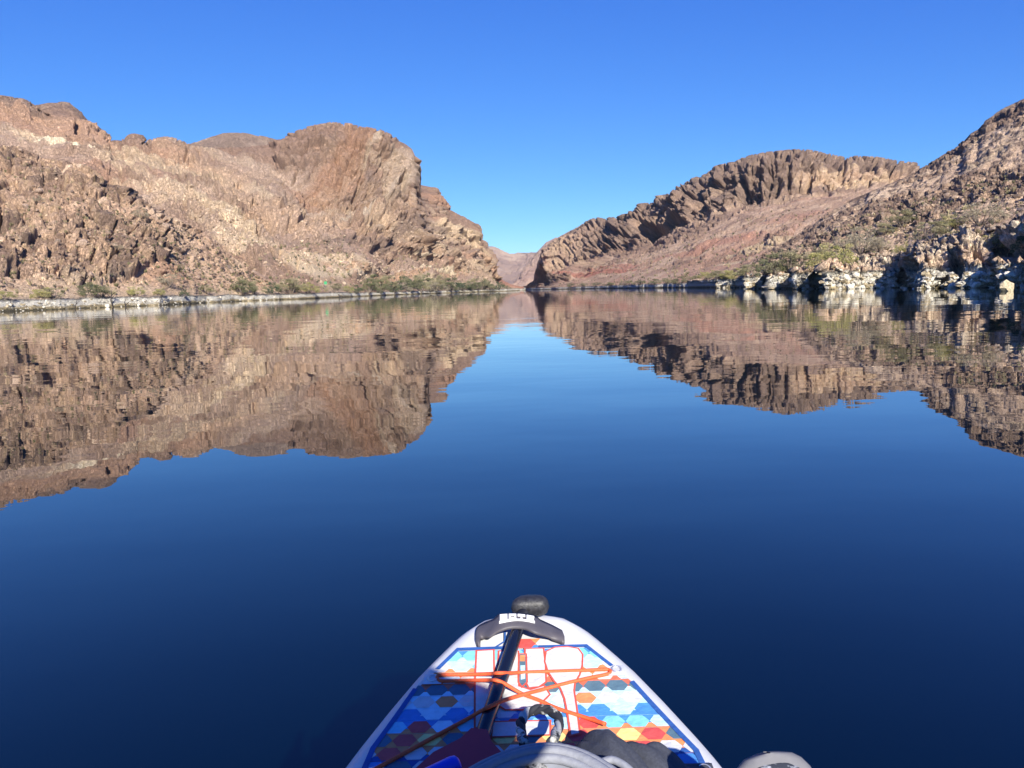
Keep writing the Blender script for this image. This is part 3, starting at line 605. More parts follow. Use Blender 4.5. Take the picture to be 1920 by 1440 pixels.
# ------------------------------------------------------------------ the river
def river():
    m, nt, b = new_mat('river_water'); L = nt.links.new
    b.inputs['Base Color'].default_value = (0.0, 0.0028, 0.0055, 1); b.inputs['Coat Weight'].default_value = .55; b.inputs['Coat Roughness'].default_value = 0.0; b.inputs['Coat IOR'].default_value = 1.333; b.inputs['Roughness'].default_value = 0.0; b.inputs['IOR'].default_value = 1.333
    tc = nt.nodes.new('ShaderNodeTexCoord')
    pn = nt.nodes.new('ShaderNodeTexNoise'); pn.inputs['Scale'].default_value = .045; pn.inputs['Detail'].default_value = 3; L(tc.outputs['Object'], pn.inputs['Vector'])
    pm = nt.nodes.new('ShaderNodeMapRange'); pm.inputs['From Min'].default_value = .36; pm.inputs['From Max'].default_value = .64; pm.inputs['To Min'].default_value = .35; pm.inputs['To Max'].default_value = 1.0; L(pn.outputs['Fac'], pm.inputs['Value'])
    def layer(sx, sy, scale, dist, prev=None, detail=2.0):
        mp = nt.nodes.new('ShaderNodeMapping'); mp.inputs['Scale'].default_value = (sx, sy, 1); mp.inputs['Rotation'].default_value = (0, 0, 0.12)
        n = nt.nodes.new('ShaderNodeTexNoise'); n.inputs['Scale'].default_value = scale; n.inputs['Detail'].default_value = detail; n.inputs['Roughness'].default_value = .45
        L(tc.outputs['Object'], mp.inputs[0]); L(mp.outputs[0], n.inputs['Vector'])
        bp = nt.nodes.new('ShaderNodeBump'); bp.inputs['Strength'].default_value = 1; bp.inputs['Distance'].default_value = dist
        L(n.outputs['Fac'], bp.inputs['Height'])
        if scale > 1: L(pm.outputs[0], bp.inputs['Strength'])                       # calm and ruffled patches
        if prev: L(prev.outputs[0], bp.inputs['Normal'])
        return bp
    p = layer(.55, 1.0, .30, .015)
    p = layer(.6, 1.0, 1.25, .0046, p)
    p = layer(.8, 1.0, 5.0, .0005, p)
    L(p.outputs[0], b.inputs['Normal']); L(p.outputs[0], b.inputs['Coat Normal'])
    # one sheet, out past the horizon mountains
    v = [(-6000, -6000, 0), (6000, -6000, 0), (6000, 8000, 0), (-6000, 8000, 0)]
    o = mesh_from('river', v, [(0, 1, 2, 3)], m); tag(o, kind='structure')
river()

# ================================================================== loose rock, scrub and riverside shrubs
rng = np.random.default_rng(7); random.seed(7)

def ground(L, px, r=None, z=None, py=None):
    """a point of the built surface in the direction of px, at range r, height z or seen at py"""
    a, t = dirs(px, py if py is not None else horizon(px))
    Q = L.Q; j0 = int(np.argmin(abs(L.th - a)))
    col = Q[:, j0]; R = np.hypot(col[:, 0], col[:, 1])
    if py is not None: i = int(np.argmin(np.where(L.t < L.crest, abs((col[:, 2] - CAMZ) / R - t), 9)))
    elif z is not None: i = int(np.argmax(col[:, 2] > z))
    else: i = int(np.argmin(abs(R - r)))
    return Q[i, j0], L.QN[i, j0]

def stone_mesh(name, seed, sub=1, rough=.35, flat=.75):
    bm = bmesh.new(); bmesh.ops.create_icosphere(bm, subdivisions=sub, radius=1)
    rs = np.random.default_rng(seed); k = rs.normal(size=(7, 3)); k /= np.linalg.norm(k, axis=1)[:, None]; h = rs.uniform(.55, .95, 7)
    for v in bm.verts:
        p = np.array(v.co)
        for n, d in zip(k, h):                      # chop with random planes: angular blocks
            e = p @ n - d
            if e > 0: p = p - n * e * .92
        v.co = p * (1 + rough * .2 * rs.uniform(-1, 1)); v.co.z *= flat
    me = bpy.data.meshes.new(name); bm.to_mesh(me); bm.free(); return me

BOULDER_MATS = {'dark': plain('boulder_dark', (.17, .125, .10), .95, noise=.45, nscale=3.5, bump=.06),
                'brown': plain('boulder_brown', (.27, .19, .14), .95, noise=.45, nscale=3.5, bump=.06),
                'tan': plain('boulder_tan', (.36, .275, .195), .95, noise=.35, nscale=3.5, bump=.06),
                'white': plain('boulder_white', (.60, .55, .45), .95, noise=.3, nscale=4, bump=.05)}
STONES = {k: [stone_mesh('boulder', 30 + i * 7 + n, 2, .35) for i in range(4)] for n, k in enumerate(BOULDER_MATS)}
for k, l in STONES.items():
    for me in l: me.materials.append(BOULDER_MATS[k])

def boulders(L, n, t0, t1, s0, s1, kinds, px_range, power=2.0):
    """single stones lying on a slope: pieces of that slope"""
    c = [j for j in range(len(L.th)) if dirs(px_range[0], 530)[0] < L.th[j] < dirs(px_range[1], 530)[0]]
    rows = np.where((L.t > t0) & (L.t < t1))[0]
    for _ in range(n):
        i, j = int(rng.choice(rows)), int(rng.choice(c)); p = L.Q[i, j]; s = s0 + (s1 - s0) * rng.random() ** power
        k = kinds[int(rng.integers(len(kinds)))]
        o = bpy.data.objects.new('boulder', STONES[k][int(rng.integers(4))]); COL.objects.link(o); o.parent = L.obj
        o.location = p + np.array([0, 0, s * .12]); o.rotation_euler = rng.uniform(-.5, .5, 3) + np.array([0, 0, rng.uniform(0, 6.3)]); o.scale = s * rng.uniform(.7, 1.25, 3)

boulders(RH, 80, 3.0, 4.9, .3, .75, ['dark', 'dark', 'brown'], (1400, 1990))
boulders(RH, 60, 1.02, 1.9, .18, .5, ['white'], (1390, 1960))
boulders(RH, 26, 2.0, 2.9, .2, .55, ['tan', 'brown'], (1560, 1960))
boulders(LH, 60, 3.2, 5.9, .35, .95, ['dark', 'brown', 'brown'], (-60, 480))
boulders(LH, 12, 1.05, 1.8, .2, .5, ['white'], (-40, 460))
boulders(LM, 50, 3.0, 4.3, .6, 1.8, ['brown', 'tan'], (480, 900))

def scatter_mesh(name, L, n, t0, t1, s0, s1, cols, px_range, base, faces, mat, jitter=.5, weight=None):
    """thousands of small pieces as one object"""
    c = np.where((L.th > dirs(px_range[0], 530)[0]) & (L.th < dirs(px_range[1], 530)[0]))[0]; rows = np.where((L.t > t0) & (L.t < t1))[0]
    I, J = rng.choice(rows, n), rng.choice(c, n)
    if weight is not None:
        k = rng.random(n) < weight[I, J]; I, J = I[k], J[k]; n = len(I)
    P = L.Q[I, J]; s = s0 + (s1 - s0) * rng.random(n) ** 2.2
    nv = len(base); ang = rng.uniform(0, 6.28, n); ca, sa = np.cos(ang), np.sin(ang)
    B = np.repeat(base[None], n, 0) * (1 + jitter * rng.uniform(-1, 1, (n, nv, 3)))
    X = B[..., 0] * ca[:, None] - B[..., 1] * sa[:, None]; Y = B[..., 0] * sa[:, None] + B[..., 1] * ca[:, None]
    st = rng.uniform(.6, 1.45, (n, 1, 3)) if jitter > .4 else 1.0
    V = np.stack([X, Y, B[..., 2]], -1) * st * s[:, None, None] + P[:, None, :]
    F = (faces[None] + (np.arange(n) * nv)[:, None, None]).reshape(-1, faces.shape[1])
    cc = np.array(cols)[rng.integers(len(cols), size=n)] * rng.uniform(.75, 1.25, (n, 1)); C = np.repeat(cc[:, None], nv, 1).reshape(-1, 3)
    o = tri_mesh(name, V.reshape(-1, 3), F, C, mat, False); tag(o, kind='stuff'); return o

def ico():
    bm = bmesh.new(); bmesh.ops.create_icosphere(bm, subdivisions=1, radius=1); v = np.array([list(x.co) for x in bm.verts]); f = np.array([[y.index for y in x.verts] for x in bm.faces]); bm.free()
    v[:, 2] *= .7; return v, f
IV, IF = ico()
STONE_MAT = rock_mat('loose_stone', .5, .1, .3)
RK = [(.17, .125, .10), (.24, .17, .125), (.33, .23, .165), (.44, .32, .225)]
for nm, L, n, a, b, s0, s1, pr, cols in [('loose_rocks_right', RH, 2400, 2.9, 4.98, .1, .42, (1330, 2050), RK), ('loose_rocks_left', LH, 2000, 2.9, 5.97, .15, .5, (-120, 560), RK), ('loose_rocks_bank', RH, 1300, 1.0, 2.0, .08, .34, (1330, 2050), [(.55, .50, .41), (.60, .55, .46), (.42, .34, .22)]),
                                         ('loose_rocks_shore', LH, 350, 1.0, 1.9, .08, .3, (-120, 560), [(.55, .50, .41), (.60, .55, .46), (.42, .34, .22)]), ('loose_rocks_slope', LM, 2400, 3.2, 5.6, .25, .9, (300, 920), [(.32, .23, .165), (.40, .29, .20), (.50, .38, .27)])]:
    o = scatter_mesh(nm, L, n, a, b, s0, s1, cols, pr, IV, IF, STONE_MAT)
    tag(o, {'loose_rocks_right': 'loose dark rocks strewn over the near right slope', 'loose_rocks_left': 'loose brown rocks strewn over the near left hill', 'loose_rocks_bank': 'chalky white rubble along the right waterline',
            'loose_rocks_shore': 'chalky white rubble along the left waterline', 'loose_rocks_slope': 'tan rubble strewn below the great left mountain'}[nm], 'rocks')

def leaf_mat(name, rough=.75):
    m, nt, b = new_mat(name); b.inputs['Roughness'].default_value = rough; b.inputs['Specular IOR Level'].default_value = .2
    at = nt.nodes.new('ShaderNodeAttribute'); at.attribute_name = 'tint'
    nt.links.new(at.outputs['Color'], b.inputs['Base Color'])
    tr = nt.nodes.new('ShaderNodeBsdfTranslucent'); mx = nt.nodes.new('ShaderNodeMixShader'); mx.inputs[0].default_value = .22
    nt.links.new(at.outputs['Color'], tr.inputs[0]); nt.links.new(b.outputs[0], mx.inputs[1]); nt.links.new(tr.outputs[0], mx.inputs[2]); nt.links.new(mx.outputs[0], nt.nodes['Material Output'].inputs[0])
    return m
LEAF = leaf_mat('leaves'); BARK = plain('stem_bark', (.17, .135, .105), .9, noise=.3, nscale=8)
DEADWOOD = plain('dead_wood', (.045, .036, .030), .9, noise=.4, nscale=6, bump=.01)

def tuft():
    v, f = [], []
    for k in range(16):
        a = k * 2.4; l = .45 + .55 * ((k * 37) % 10) / 10; x, y = math.cos(a), math.sin(a); lean = .25 + .6 * ((k * 53) % 10) / 10; b = len(v)
        v += [(x * .08 - y * .05, y * .08 + x * .05, 0), (x * .08 + y * .05, y * .08 - x * .05, 0), (x * lean * l + y * .06, y * lean * l - x * .06, .75 * l), (x * lean * l - y * .06, y * lean * l + x * .06, .95 * l)]; f += [(b, b + 1, b + 2), (b, b + 2, b + 3)]
    return np.array(v), np.array(f)
TV, TF = tuft()
SCRUB = [(.155, .150, .075), (.21, .185, .10), (.30, .25, .14), (.13, .125, .085), (.34, .285, .17)]
for nm, L, n, a, b, s0, s1, pr, lab in [('desert_scrub_right', RH, 1200, 3.0, 4.9, .2, .7, (1330, 2050), 'dry desert scrub dotting the near right slope'), ('desert_scrub_left', LH, 1200, 2.4, 5.8, .3, .9, (-120, 560), 'dry desert scrub dotting the near left hill'),
                                        ('desert_scrub_mountain', LM, 1500, 2.6, 5.0, .4, 1.4, (440, 940), 'dry desert scrub below the great left mountain'), ('desert_scrub_ridge', RM, 900, 2.6, 4.6, .4, 1.3, (1040, 1560), 'dry desert scrub on the pink slope below the knobby ridge')]:
    tag(scatter_mesh(nm, L, n, a, b, s0, s1, SCRUB, pr, TV, TF, LEAF, .25), lab, 'scrub')

def bush_meshes(seed, cols, leaf=.045, n=2300, airy=.0):
    """unit shrub: base at the origin, 1 wide (radius .5), 1 tall. Leaves sit in clumps on the ends of its stems."""
    rs = np.random.default_rng(seed); ends = []; sv, sf = [], []
    for k in range(15):
        a = rs.uniform(0, 6.28); rad = rs.uniform(.05, .44) ** .8; h = (1 - (rad / .52) ** 2 * .6) * rs.uniform(.55, .97)
        e = np.array([math.cos(a) * rad, math.sin(a) * rad, h]); ends.append(e)
        if rs.random() < .7: ends.append(e * [1.05, 1.05, .62] + rs.normal(0, .04, 3))
        base = np.array([math.cos(a) * .03, math.sin(a) * .03, 0]); mid = base * .5 + e * .5 + [0, 0, -.08]
        pts = [base, mid, e]; rad_ = [.016, .011, .004]; b0 = len(sv)
        for p, r in zip(pts, rad_):
            for q in range(4): sv.append(p + r * np.array([math.cos(q * 1.57), math.sin(q * 1.57), 0]))
        for s in range(2):
            for q in range(4): sf.append((b0 + s * 4 + q, b0 + s * 4 + (q + 1) % 4, b0 + s * 4 + 4 + (q + 1) % 4, b0 + s * 4 + 4 + q))
    ends = np.array(ends); k = rs.integers(len(ends), size=n)
    sz = rs.uniform(.06, .17, len(ends))
    d = rs.normal(size=(n, 3)); d /= np.linalg.norm(d, axis=1)[:, None]; rr = rs.uniform(.35, 1, n) ** .5
    C = ends[k] + d * (rr * sz[k])[:, None] * [1.1, 1.1, .8]; C[:, 2] = np.maximum(C[:, 2], .03)
    u = rs.normal(size=(n, 3)); u /= np.linalg.norm(u, axis=1)[:, None]; w = np.cross(u, rs.normal(size=(n, 3))); w /= np.linalg.norm(w, axis=1)[:, None]
    l = leaf * rs.uniform(.35, 1.0, n)[:, None]; wd = l * .34
    V = np.stack([C - u * l * .5, C + w * wd * .6, C + u * l * .5, C - w * wd * .6], 1).reshape(-1, 3); F = np.arange(n * 4).reshape(n, 4)
    cl = 1.3 * np.array(cols)[rs.integers(len(cols), size=len(ends))][k] * rs.uniform(.7, 1.3, (n, 1)); col = np.repeat(cl[:, None], 4, 1).reshape(-1, 3)
    f = tri_mesh('crown', V, F, col, LEAF, False); fm = f.data; bpy.data.objects.remove(f)
    s = mesh_from('stems', sv, sf, BARK); sm = s.data; bpy.data.objects.remove(s)
    return fm, sm

GREEN = [(.135, .14, .07), (.165, .165, .085), (.115, .12, .065)]
OLIVE = [(.22, .20, .11), (.265, .235, .135), (.175, .16, .095)]
YELLOW = [(.29, .265, .10), (.25, .24, .09), (.34, .30, .14)]
GREY = [(.27, .235, .165), (.33, .285, .20), (.22, .195, .14)]
DEEP = [(.060, .085, .045), (.08, .10, .05), (.05, .07, .04)]
BUSH = {k: [bush_meshes(500 + i * 11 + n * 3, c, n=7500 if k != 'grey' else 4500) for i in range(3)] for n, (k, c) in enumerate({'green': GREEN, 'olive': OLIVE, 'yellow': YELLOW, 'grey': GREY, 'deep': DEEP}.items())}

def bush(L, px, ybase, w, h, kind, label, group=None, name='shrub', cat='shrub', r=None):
    """w, h as they look in the photo; the real size follows from the distance of the ground it grows on"""
    p, _ = ground(L, px, py=ybase) if r is None else ground(L, px, r=r)
    d = math.hypot(p[0], p[1]); W, H = 1.05 * w * d / FPX, 1.08 * h * d / FPX
    e = bpy.data.objects.new(name, None); COL.objects.link(e); e.location = (p[0], p[1], p[2] - .06 * H)
    e.rotation_euler = (0, 0, rng.uniform(0, 6.28)); e.scale = (W, W * rng.uniform(.75, 1.0), H * 1.08); e.empty_display_size = .2
    fm, sm = BUSH[kind][int(rng.integers(3))]
    for nm, me in (('crown', fm), ('stems', sm)):
        o = bpy.data.objects.new(nm, me); COL.objects.link(o); o.parent = e
    tag(e, label, cat, group)

# right bank, near: each can be told apart
for a in [(1563, 506, 74, 52, 'yellow', 'tall yellow-green shrub above the dark gap in the white right bank'),
          (1535, 508, 54, 38, 'olive', 'olive shrub leaning left of the tall yellow-green one on the right bank'),
          (1483, 516, 84, 44, 'olive', 'widest olive shrub on the right bank, just behind the white rocks'),
          (1440, 518, 58, 38, 'green', 'green shrub at the left end of the near right bank rocks'),
          (1462, 520, 34, 26, 'grey', 'grey twiggy shrub hanging over the white rocks of the right bank'),
          (1408, 521, 50, 26, 'olive', 'low olive shrub where the right bank turns away'),
          (1374, 526, 48, 22, 'yellow', 'low yellow-green shrub left of the point on the right bank'),
          (1615, 474, 60, 44, 'grey', 'grey-green wispy shrub standing over the grey rock ledge'),
          (1650, 470, 44, 24, 'grey', 'small dry grey shrub right of the wispy one on the ledge'),
          (1690, 476, 30, 18, 'yellow', 'small round yellow bush on top of the pale ledge'),
          (1694, 424, 50, 26, 'olive', 'dark green shrub high among the dark boulders of the right slope'),
          (1748, 452, 62, 34, 'olive', 'olive shrub above the leaning shore blocks'),
          (1838, 422, 74, 34, 'grey', 'pale dry shrub on the right slope beside the tan outcrop'),
          (1792, 428, 44, 22, 'yellow', 'straw-coloured shrub left of the pale dry one on the right slope'),
          (1860, 468, 52, 26, 'yellow', 'straw-coloured shrub in the cleft of the leaning blocks'),
          (1912, 476, 44, 44, 'deep', 'dark shaded shrub at the right edge of the picture'),
          (1660, 440, 40, 20, 'olive', 'small olive shrub below the dark boulder band'),
          (1585, 466, 44, 24, 'grey', 'grey scrubby bush behind the tall yellow-green shrub')]:
    bush(RH, *a)
# right bank, far row
ORD = ['first', 'second', 'third', 'fourth', 'fifth', 'sixth', 'seventh', 'eighth', 'ninth', 'tenth', 'eleventh', 'twelfth', 'thirteenth', 'fourteenth', 'fifteenth', 'sixteenth', 'seventeenth', 'eighteenth']
HUE = {'green': 'green', 'olive': 'olive', 'yellow': 'yellowish', 'grey': 'grey-green', 'deep': 'dark green'}
for nth, (px, w, h, k) in enumerate([(1350, 44, 17, 'olive'), (1326, 36, 15, 'yellow'), (1302, 40, 14, 'olive'), (1276, 38, 13, 'green'), (1250, 30, 11, 'olive'), (1228, 26, 9, 'green'), (1200, 34, 8, 'green'), (1172, 30, 8, 'olive'), (1146, 28, 7, 'green'), (1118, 26, 6, 'green'), (1094, 22, 6, 'olive'), (1070, 22, 7, 'green')]):
    L = RM if px < 1310 else RH; s = float(np.interp(dirs(px, horizon(px))[0], L.th, np.hypot(L.Q[2, :, 0], L.Q[2, :, 1])))
    bush(L, px, 0, w, h, k, f'low {HUE[k]} shrub, {ORD[nth]} from the near end of the far row on the right bank', 'shrubs along the far right bank', r=s + 6)
# left bank: strip of green shrubs under the dome
ROW = [(668, 20, 13, 'deep'), (690, 34, 20, 'green'), (712, 36, 19, 'green'), (738, 28, 18, 'deep'), (752, 30, 14, 'grey'), (770, 44, 20, 'green'), (788, 34, 26, 'olive'), (806, 44, 15, 'grey'), (818, 36, 17, 'olive'), (836, 30, 18, 'green'), (848, 30, 19, 'deep'),
       (868, 26, 13, 'deep'), (884, 34, 14, 'green'), (902, 34, 13, 'olive'), (918, 26, 12, 'green'), (936, 17, 11, 'deep'), (951, 12, 6, 'olive'), (702, 30, 24, 'green'), (726, 30, 24, 'olive'), (760, 26, 23, 'deep'), (800, 28, 22, 'green'), (826, 24, 21, 'olive'), (890, 28, 17, 'olive'), (910, 22, 16, 'green')]
for n, (px, w, h, k) in enumerate(ROW):
    s = float(np.interp(dirs(px, horizon(px))[0], LM.th, np.hypot(LM.Q[2, :, 0], LM.Q[2, :, 1])))
    w, h = w * 1.25, h * 1.2
    nth = sorted(b[0] for b in (ROW[:17] if n < 17 else ROW[17:])).index(px)
    bush(LM, px, 0, w, h, k, f"{HUE[k]} shrub, {ORD[nth]} from left, {'front' if n < 17 else 'back'} row of the strip below the dome", 'dense strip of shrubs on the left bank', r=s + (5 if n < 17 else 16))
for L, px, off, w, h, k, lab in [(LH, 455, 5, 52, 30, 'green', 'bright green shrub at the foot of the near left hill'), (LH, 478, 6, 34, 22, 'olive', 'olive shrub just right of the bright green one on the left bank'), (LH, 512, 5, 30, 20, 'deep', 'dark round shrub with brushwood below it on the left bank'),
                                 (LM, 548, 8, 56, 26, 'olive', 'wide olive shrub left of the green marker'), (LM, 578, 6, 44, 22, 'yellow', 'yellowish shrub between the wide olive shrub and the green marker'), (LM, 628, 8, 36, 18, 'olive', 'dull olive shrub right of the green marker'), (LM, 654, 6, 22, 14, 'yellow', 'small yellowish shrub at the left end of the green strip'),
                                 (LH, 12, 5, 26, 14, 'yellow', 'low yellow bush at the left edge of the left bank'), (LH, 84, 5, 34, 20, 'yellow', 'yellow bush on the left bank below the lowest dark outcrop'), (LH, 104, 6, 36, 18, 'olive', 'olive bush right of the yellow one below the lowest outcrop'),
                                 (LH, 172, 5, 44, 24, 'green', 'green shrub on the left bank beside the dark cleft'), (LH, 192, 5, 36, 18, 'olive', 'olive shrub touching the dark cleft on the left bank'), (LH, 256, 6, 30, 17, 'yellow', 'round yellow bush on the left bank between the two bare snags'), (LH, 303, 6, 26, 14, 'yellow', 'small yellow bush right of the leaning snag'),
                                 (LH, 344, 4, 16, 12, 'deep', 'small dark bush hanging over the white left bank'), (LH, 318, 14, 46, 22, 'grey', 'grey scrub behind the small yellow bush on the left bank'), (LH, 385, 8, 34, 16, 'olive', 'olive bush at the toe of the near left hill')]:
    s = float(np.interp(dirs(px, horizon(px))[0], L.th, np.hypot(L.Q[2, :, 0], L.Q[2, :, 1])))
    bush(L, px, 0, w, h, k, lab, r=s + off)
for px, py, w, h, k, lab in [(258, 408, 26, 15, 'grey', 'grey bush alone half way up the near left hill'), (210, 468, 24, 12, 'grey', 'grey bush on the scree of the near left hill'), (330, 508, 22, 11, 'olive', 'olive bush low on the right end of the near left hill'), (70, 380, 22, 11, 'grey', 'grey bush between the outcrops of the near left hill')]:
    bush(LH, px, py, w, h, k, lab)

# ------------------------------------------------------------------ snags, marker, rock in the river
def tube(name, pts, rads, mat, parent=None, sides=6, closed=False):
    V, F = [], []; n = len(pts); pts = [np.array(p, float) for p in pts]
    ref = np.array([0.3, 0.2, 1.0])
    for i, p in enumerate(pts):
        t = (pts[(i + 1) % n] - pts[i - 1]) if closed else pts[min(i + 1, n - 1)] - pts[max(i - 1, 0)]
        t /= np.linalg.norm(t) + 1e-9; a = np.cross(t, ref)
        if np.linalg.norm(a) < 1e-3: a = np.cross(t, [1, 0, 0])
        a /= np.linalg.norm(a); b = np.cross(t, a); r = rads[i] if hasattr(rads, '__len__') else rads
        for k in range(sides):
            c, s = math.cos(6.2832 * k / sides), math.sin(6.2832 * k / sides); V.append(p + r * (a * c + b * s))
    for i in range(n if closed else n - 1):
        for k in range(sides):
            q = (i + 1) % n; F.append((i * sides + k, i * sides + (k + 1) % sides, q * sides + (k + 1) % sides, q * sides + k))
    if not closed: F += [tuple(range(sides))[::-1], tuple((n - 1) * sides + k for k in range(sides))]
    return mesh_from(name, V, F, mat, parent, True)

def snag(L, px, h, lean, label, branches=2, th=.10, off=.6):
    s = float(np.interp(dirs(px, horizon(px))[0], L.th, np.hypot(L.Q[1, :, 0], L.Q[1, :, 1])))
    p, _ = ground(L, px, r=s + off); e = bpy.data.objects.new('dead_tree', None); COL.objects.link(e); e.location = p
    tag(e, label, 'dead tree')
    d = np.array([lean, .1, 1.0]) * h; pts = [np.array([0, 0, -.3]), d * .35 + rng.normal(0, .05 * h, 3) * [1, 1, 0], d * .7 + rng.normal(0, .06 * h, 3) * [1, 1, 0], d]
    tube('trunk', pts, [th, th * .8, th * .5, th * .2], DEADWOOD, e)
    for k in range(branches):
        b = pts[1] * (.8 - k * .3) + pts[2] * (.2 + k * .3); f = b + np.array([(-1) ** k * h * rng.uniform(.25, .5), rng.uniform(-.2, .2), h * rng.uniform(.1, .4)])
        tube('branch', [b, b * .5 + f * .5 + [0, 0, .05 * h], f], [th * .45, th * .3, th * .12], DEADWOOD, e, 5)

snag(LM, 638, 2.0, -.15, 'black forked snag standing at the water on the left bank', 2, .26, .4)
snag(LH, 229, 1.9, .25, 'short black snag with a side branch on the white left bank', 1, .16, .5)
snag(LH, 292, 2.3, .35, 'leaning bare snag low on the white left bank', 2, .10, .3)
snag(LH, 138, 1.6, .3, 'thin bare stick leaning on top of the left bank', 1, .07, 2.2)
snag(LH, 314, 1.5, -.1, 'thin dark stick upright at the water right of the leaning snag', 0, .06, .3)
snag(LH, 212, 2.6, -.1, 'dark dead tree in the cleft of the left bank', 3, .14, 2.4)

def marker():
    p, _ = ground(LM, 611, r=246); e = bpy.data.objects.new('river_marker', None); COL.objects.link(e); e.location = p
    tag(e, 'small green river marker board on a post on the left bank', 'sign')
    top = CAMZ + math.hypot(p[0], p[1]) * dirs(611, 530.5)[1] - p[2]
    tube('post', [(0, 0, -.3), (0, 0, top)], .05, plain('post_grey', (.3, .28, .25), .7), e)
    s = .46; v = [(-s, -.09, top - s), (s, -.09, top - s), (s, -.09, top + s), (-s, -.09, top + s), (-s, -.055, top - s), (s, -.055, top - s), (s, -.055, top + s), (-s, -.055, top + s)]
    mesh_from('board', v, [(0, 1, 2, 3), (7, 6, 5, 4), (0, 4, 5, 1), (1, 5, 6, 2), (2, 6, 7, 3), (3, 7, 4, 0)], plain('marker_green', (.03, .26, .10), .6), e)
marker()

def river_rock():
    w = on_plane(1886, 546, 0); o = bpy.data.objects.new('river_rock', stone_mesh('river_rock', 97, 2, .9, .8)); COL.objects.link(o)
    o.data.materials.append(plain('ochre_rock', (.40, .33, .21), .95, noise=.4, nscale=5, bump=.05)); o.location = (w[0], w[1], .18); o.scale = (.5, .5, .7)
    tag(o, 'small ochre rock standing in the water by the shaded right bank', 'rock')
river_rock()

# ================================================================== the paddle board and what lies on it
def deck_z(y): return .12 + .10 * max(0.0, (y - 1.15) / .8) ** 2
def deck_at(px, py, up=0.0):
    """where the sight line of a photo point meets the deck (or a height above it)"""
    v = ray(px, py); z = .12
    for _ in range(40): k = (z + up - CAMZ) / v[2]; z = deck_z(v[1] * k)
    return np.array([v[0] * k, v[1] * k, z + up])

BX = .014                                        # board centre line
NOSE = 1.868
_hs = [0, .004, .012, .03, .062, .096, .136, .236, .336, .436, .536, .636, .836, 1.13, 1.63, 2.43, 2.93, 3.18, 3.27, 3.28]
_hw = [.004, .034, .064, .104, .150, .180, .206, .264, .308, .346, .378, .400, .425, .440, .440, .400, .330, .250, .18, .05]
def half_w(y): return float(np.interp(NOSE - y, _hs, _hw))

VINYL = plain('board_white', (.60, .60, .60), .42, noise=.04, nscale=14, bump=.0008)
PAD = plain('pad_white', (.72, .71, .68), .85, noise=.06, nscale=60, bump=.0015)
INK = {'slate': (.085, .16, .21), 'red': (.60, .075, .07), 'orange': (.72, .25, .09), 'rust': (.60, .15, .085), 'blue': (.06, .24, .58), 'navy': (.02, .085, .30), 'cyan': (.20, .56, .74), 'sky': (.46, .70, .80), 'white': (.58, .58, .57), 'yellow': (.78, .66, .22), 'cream': (.72, .70, .62), 'line': (.63, .085, .055)}
INKM = {k: plain('ink_' + k, v, .8, noise=.10, nscale=55, bump=.003) for k, v in INK.items()}
GREY_RUBBER = plain('bumper_grey', (.075, .068, .078), .55, noise=.12, nscale=40, bump=.0006)
BLACK = plain('black_plastic', (.014, .014, .016), .35, noise=.2, nscale=90, bump=.0005)
CARBON = plain('shaft_black', (.006, .008, .016), .22)
CORD = plain('cord_orange', (.72, .105, .03), .7, noise=.15, nscale=300)
STEEL = plain('ring_steel', (.62, .62, .63), .4, .6)

board = bpy.data.objects.new('paddle_board', None); COL.objects.link(board); board.location = (BX, 0, 0)
tag(board, 'white inflatable paddle board with colourful hexagon deck print and grey nose bumper', 'paddle board')
def to_board(o): o.parent = board; o.matrix_parent_inverse = Matrix.Translation((-BX, 0, 0)); return o

def hull():
    ys = [NOSE - s for s in (0, .001, .003, .008, .016, .03, .045, .06, .08, .1, .13, .16, .2, .25, .3, .35, .4, .45, .5, .6, .7, .8, .95, 1.1, 1.3, 1.6, 2.0, 2.4, 2.7, 2.9, 3.05, 3.15, 3.21, 3.24, 3.25)]
    V, F, n = [], [], 0
    for y in ys:
        w, zd = half_w(y), deck_z(y); r = min(.075, w * .8); sec = []; q = min(1, (NOSE - y) / .075); hz = .075 * max(.02, math.sqrt(1 - (1 - q) ** 2)); zc = zd - .075
        for k in range(5): sec.append((-(w - r) * (1 - k / 2), zc + hz))
        for k in range(1, 9):
            a = math.pi / 2 - math.pi * k / 9; sec.append((w - r + r * math.cos(a), zc + hz * math.sin(a)))
        for k in range(5): sec.append(((w - r) * (1 - k / 2), zc - hz))
        for k in range(1, 9):
            a = -math.pi / 2 - math.pi * k / 9; sec.append((-(w - r) + r * math.cos(a), zc + hz * math.sin(a)))
        n = len(sec); V += [(BX + x, y, z) for x, z in sec]
    for i in range(len(ys) - 1):
        for k in range(n): F.append((i * n + k, i * n + (k + 1) % n, (i + 1) * n + (k + 1) % n, (i + 1) * n + k))
    F += [tuple(range(n))[::-1], tuple((len(ys) - 1) * n + k for k in range(n))]
    to_board(mesh_from('hull', V, [f[::-1] for f in F], VINYL, None, True))
hull()

def clip(poly, f):
    out = []
    for i in range(len(poly)):
        a, b = poly[i], poly[(i + 1) % len(poly)]; fa, fb = f(a), f(b)
        if fa >= 0: out.append(a)
        if (fa >= 0) != (fb >= 0): t = fa / (fa - fb); out.append((a[0] + t * (b[0] - a[0]), a[1] + t * (b[1] - a[1])))
    return out

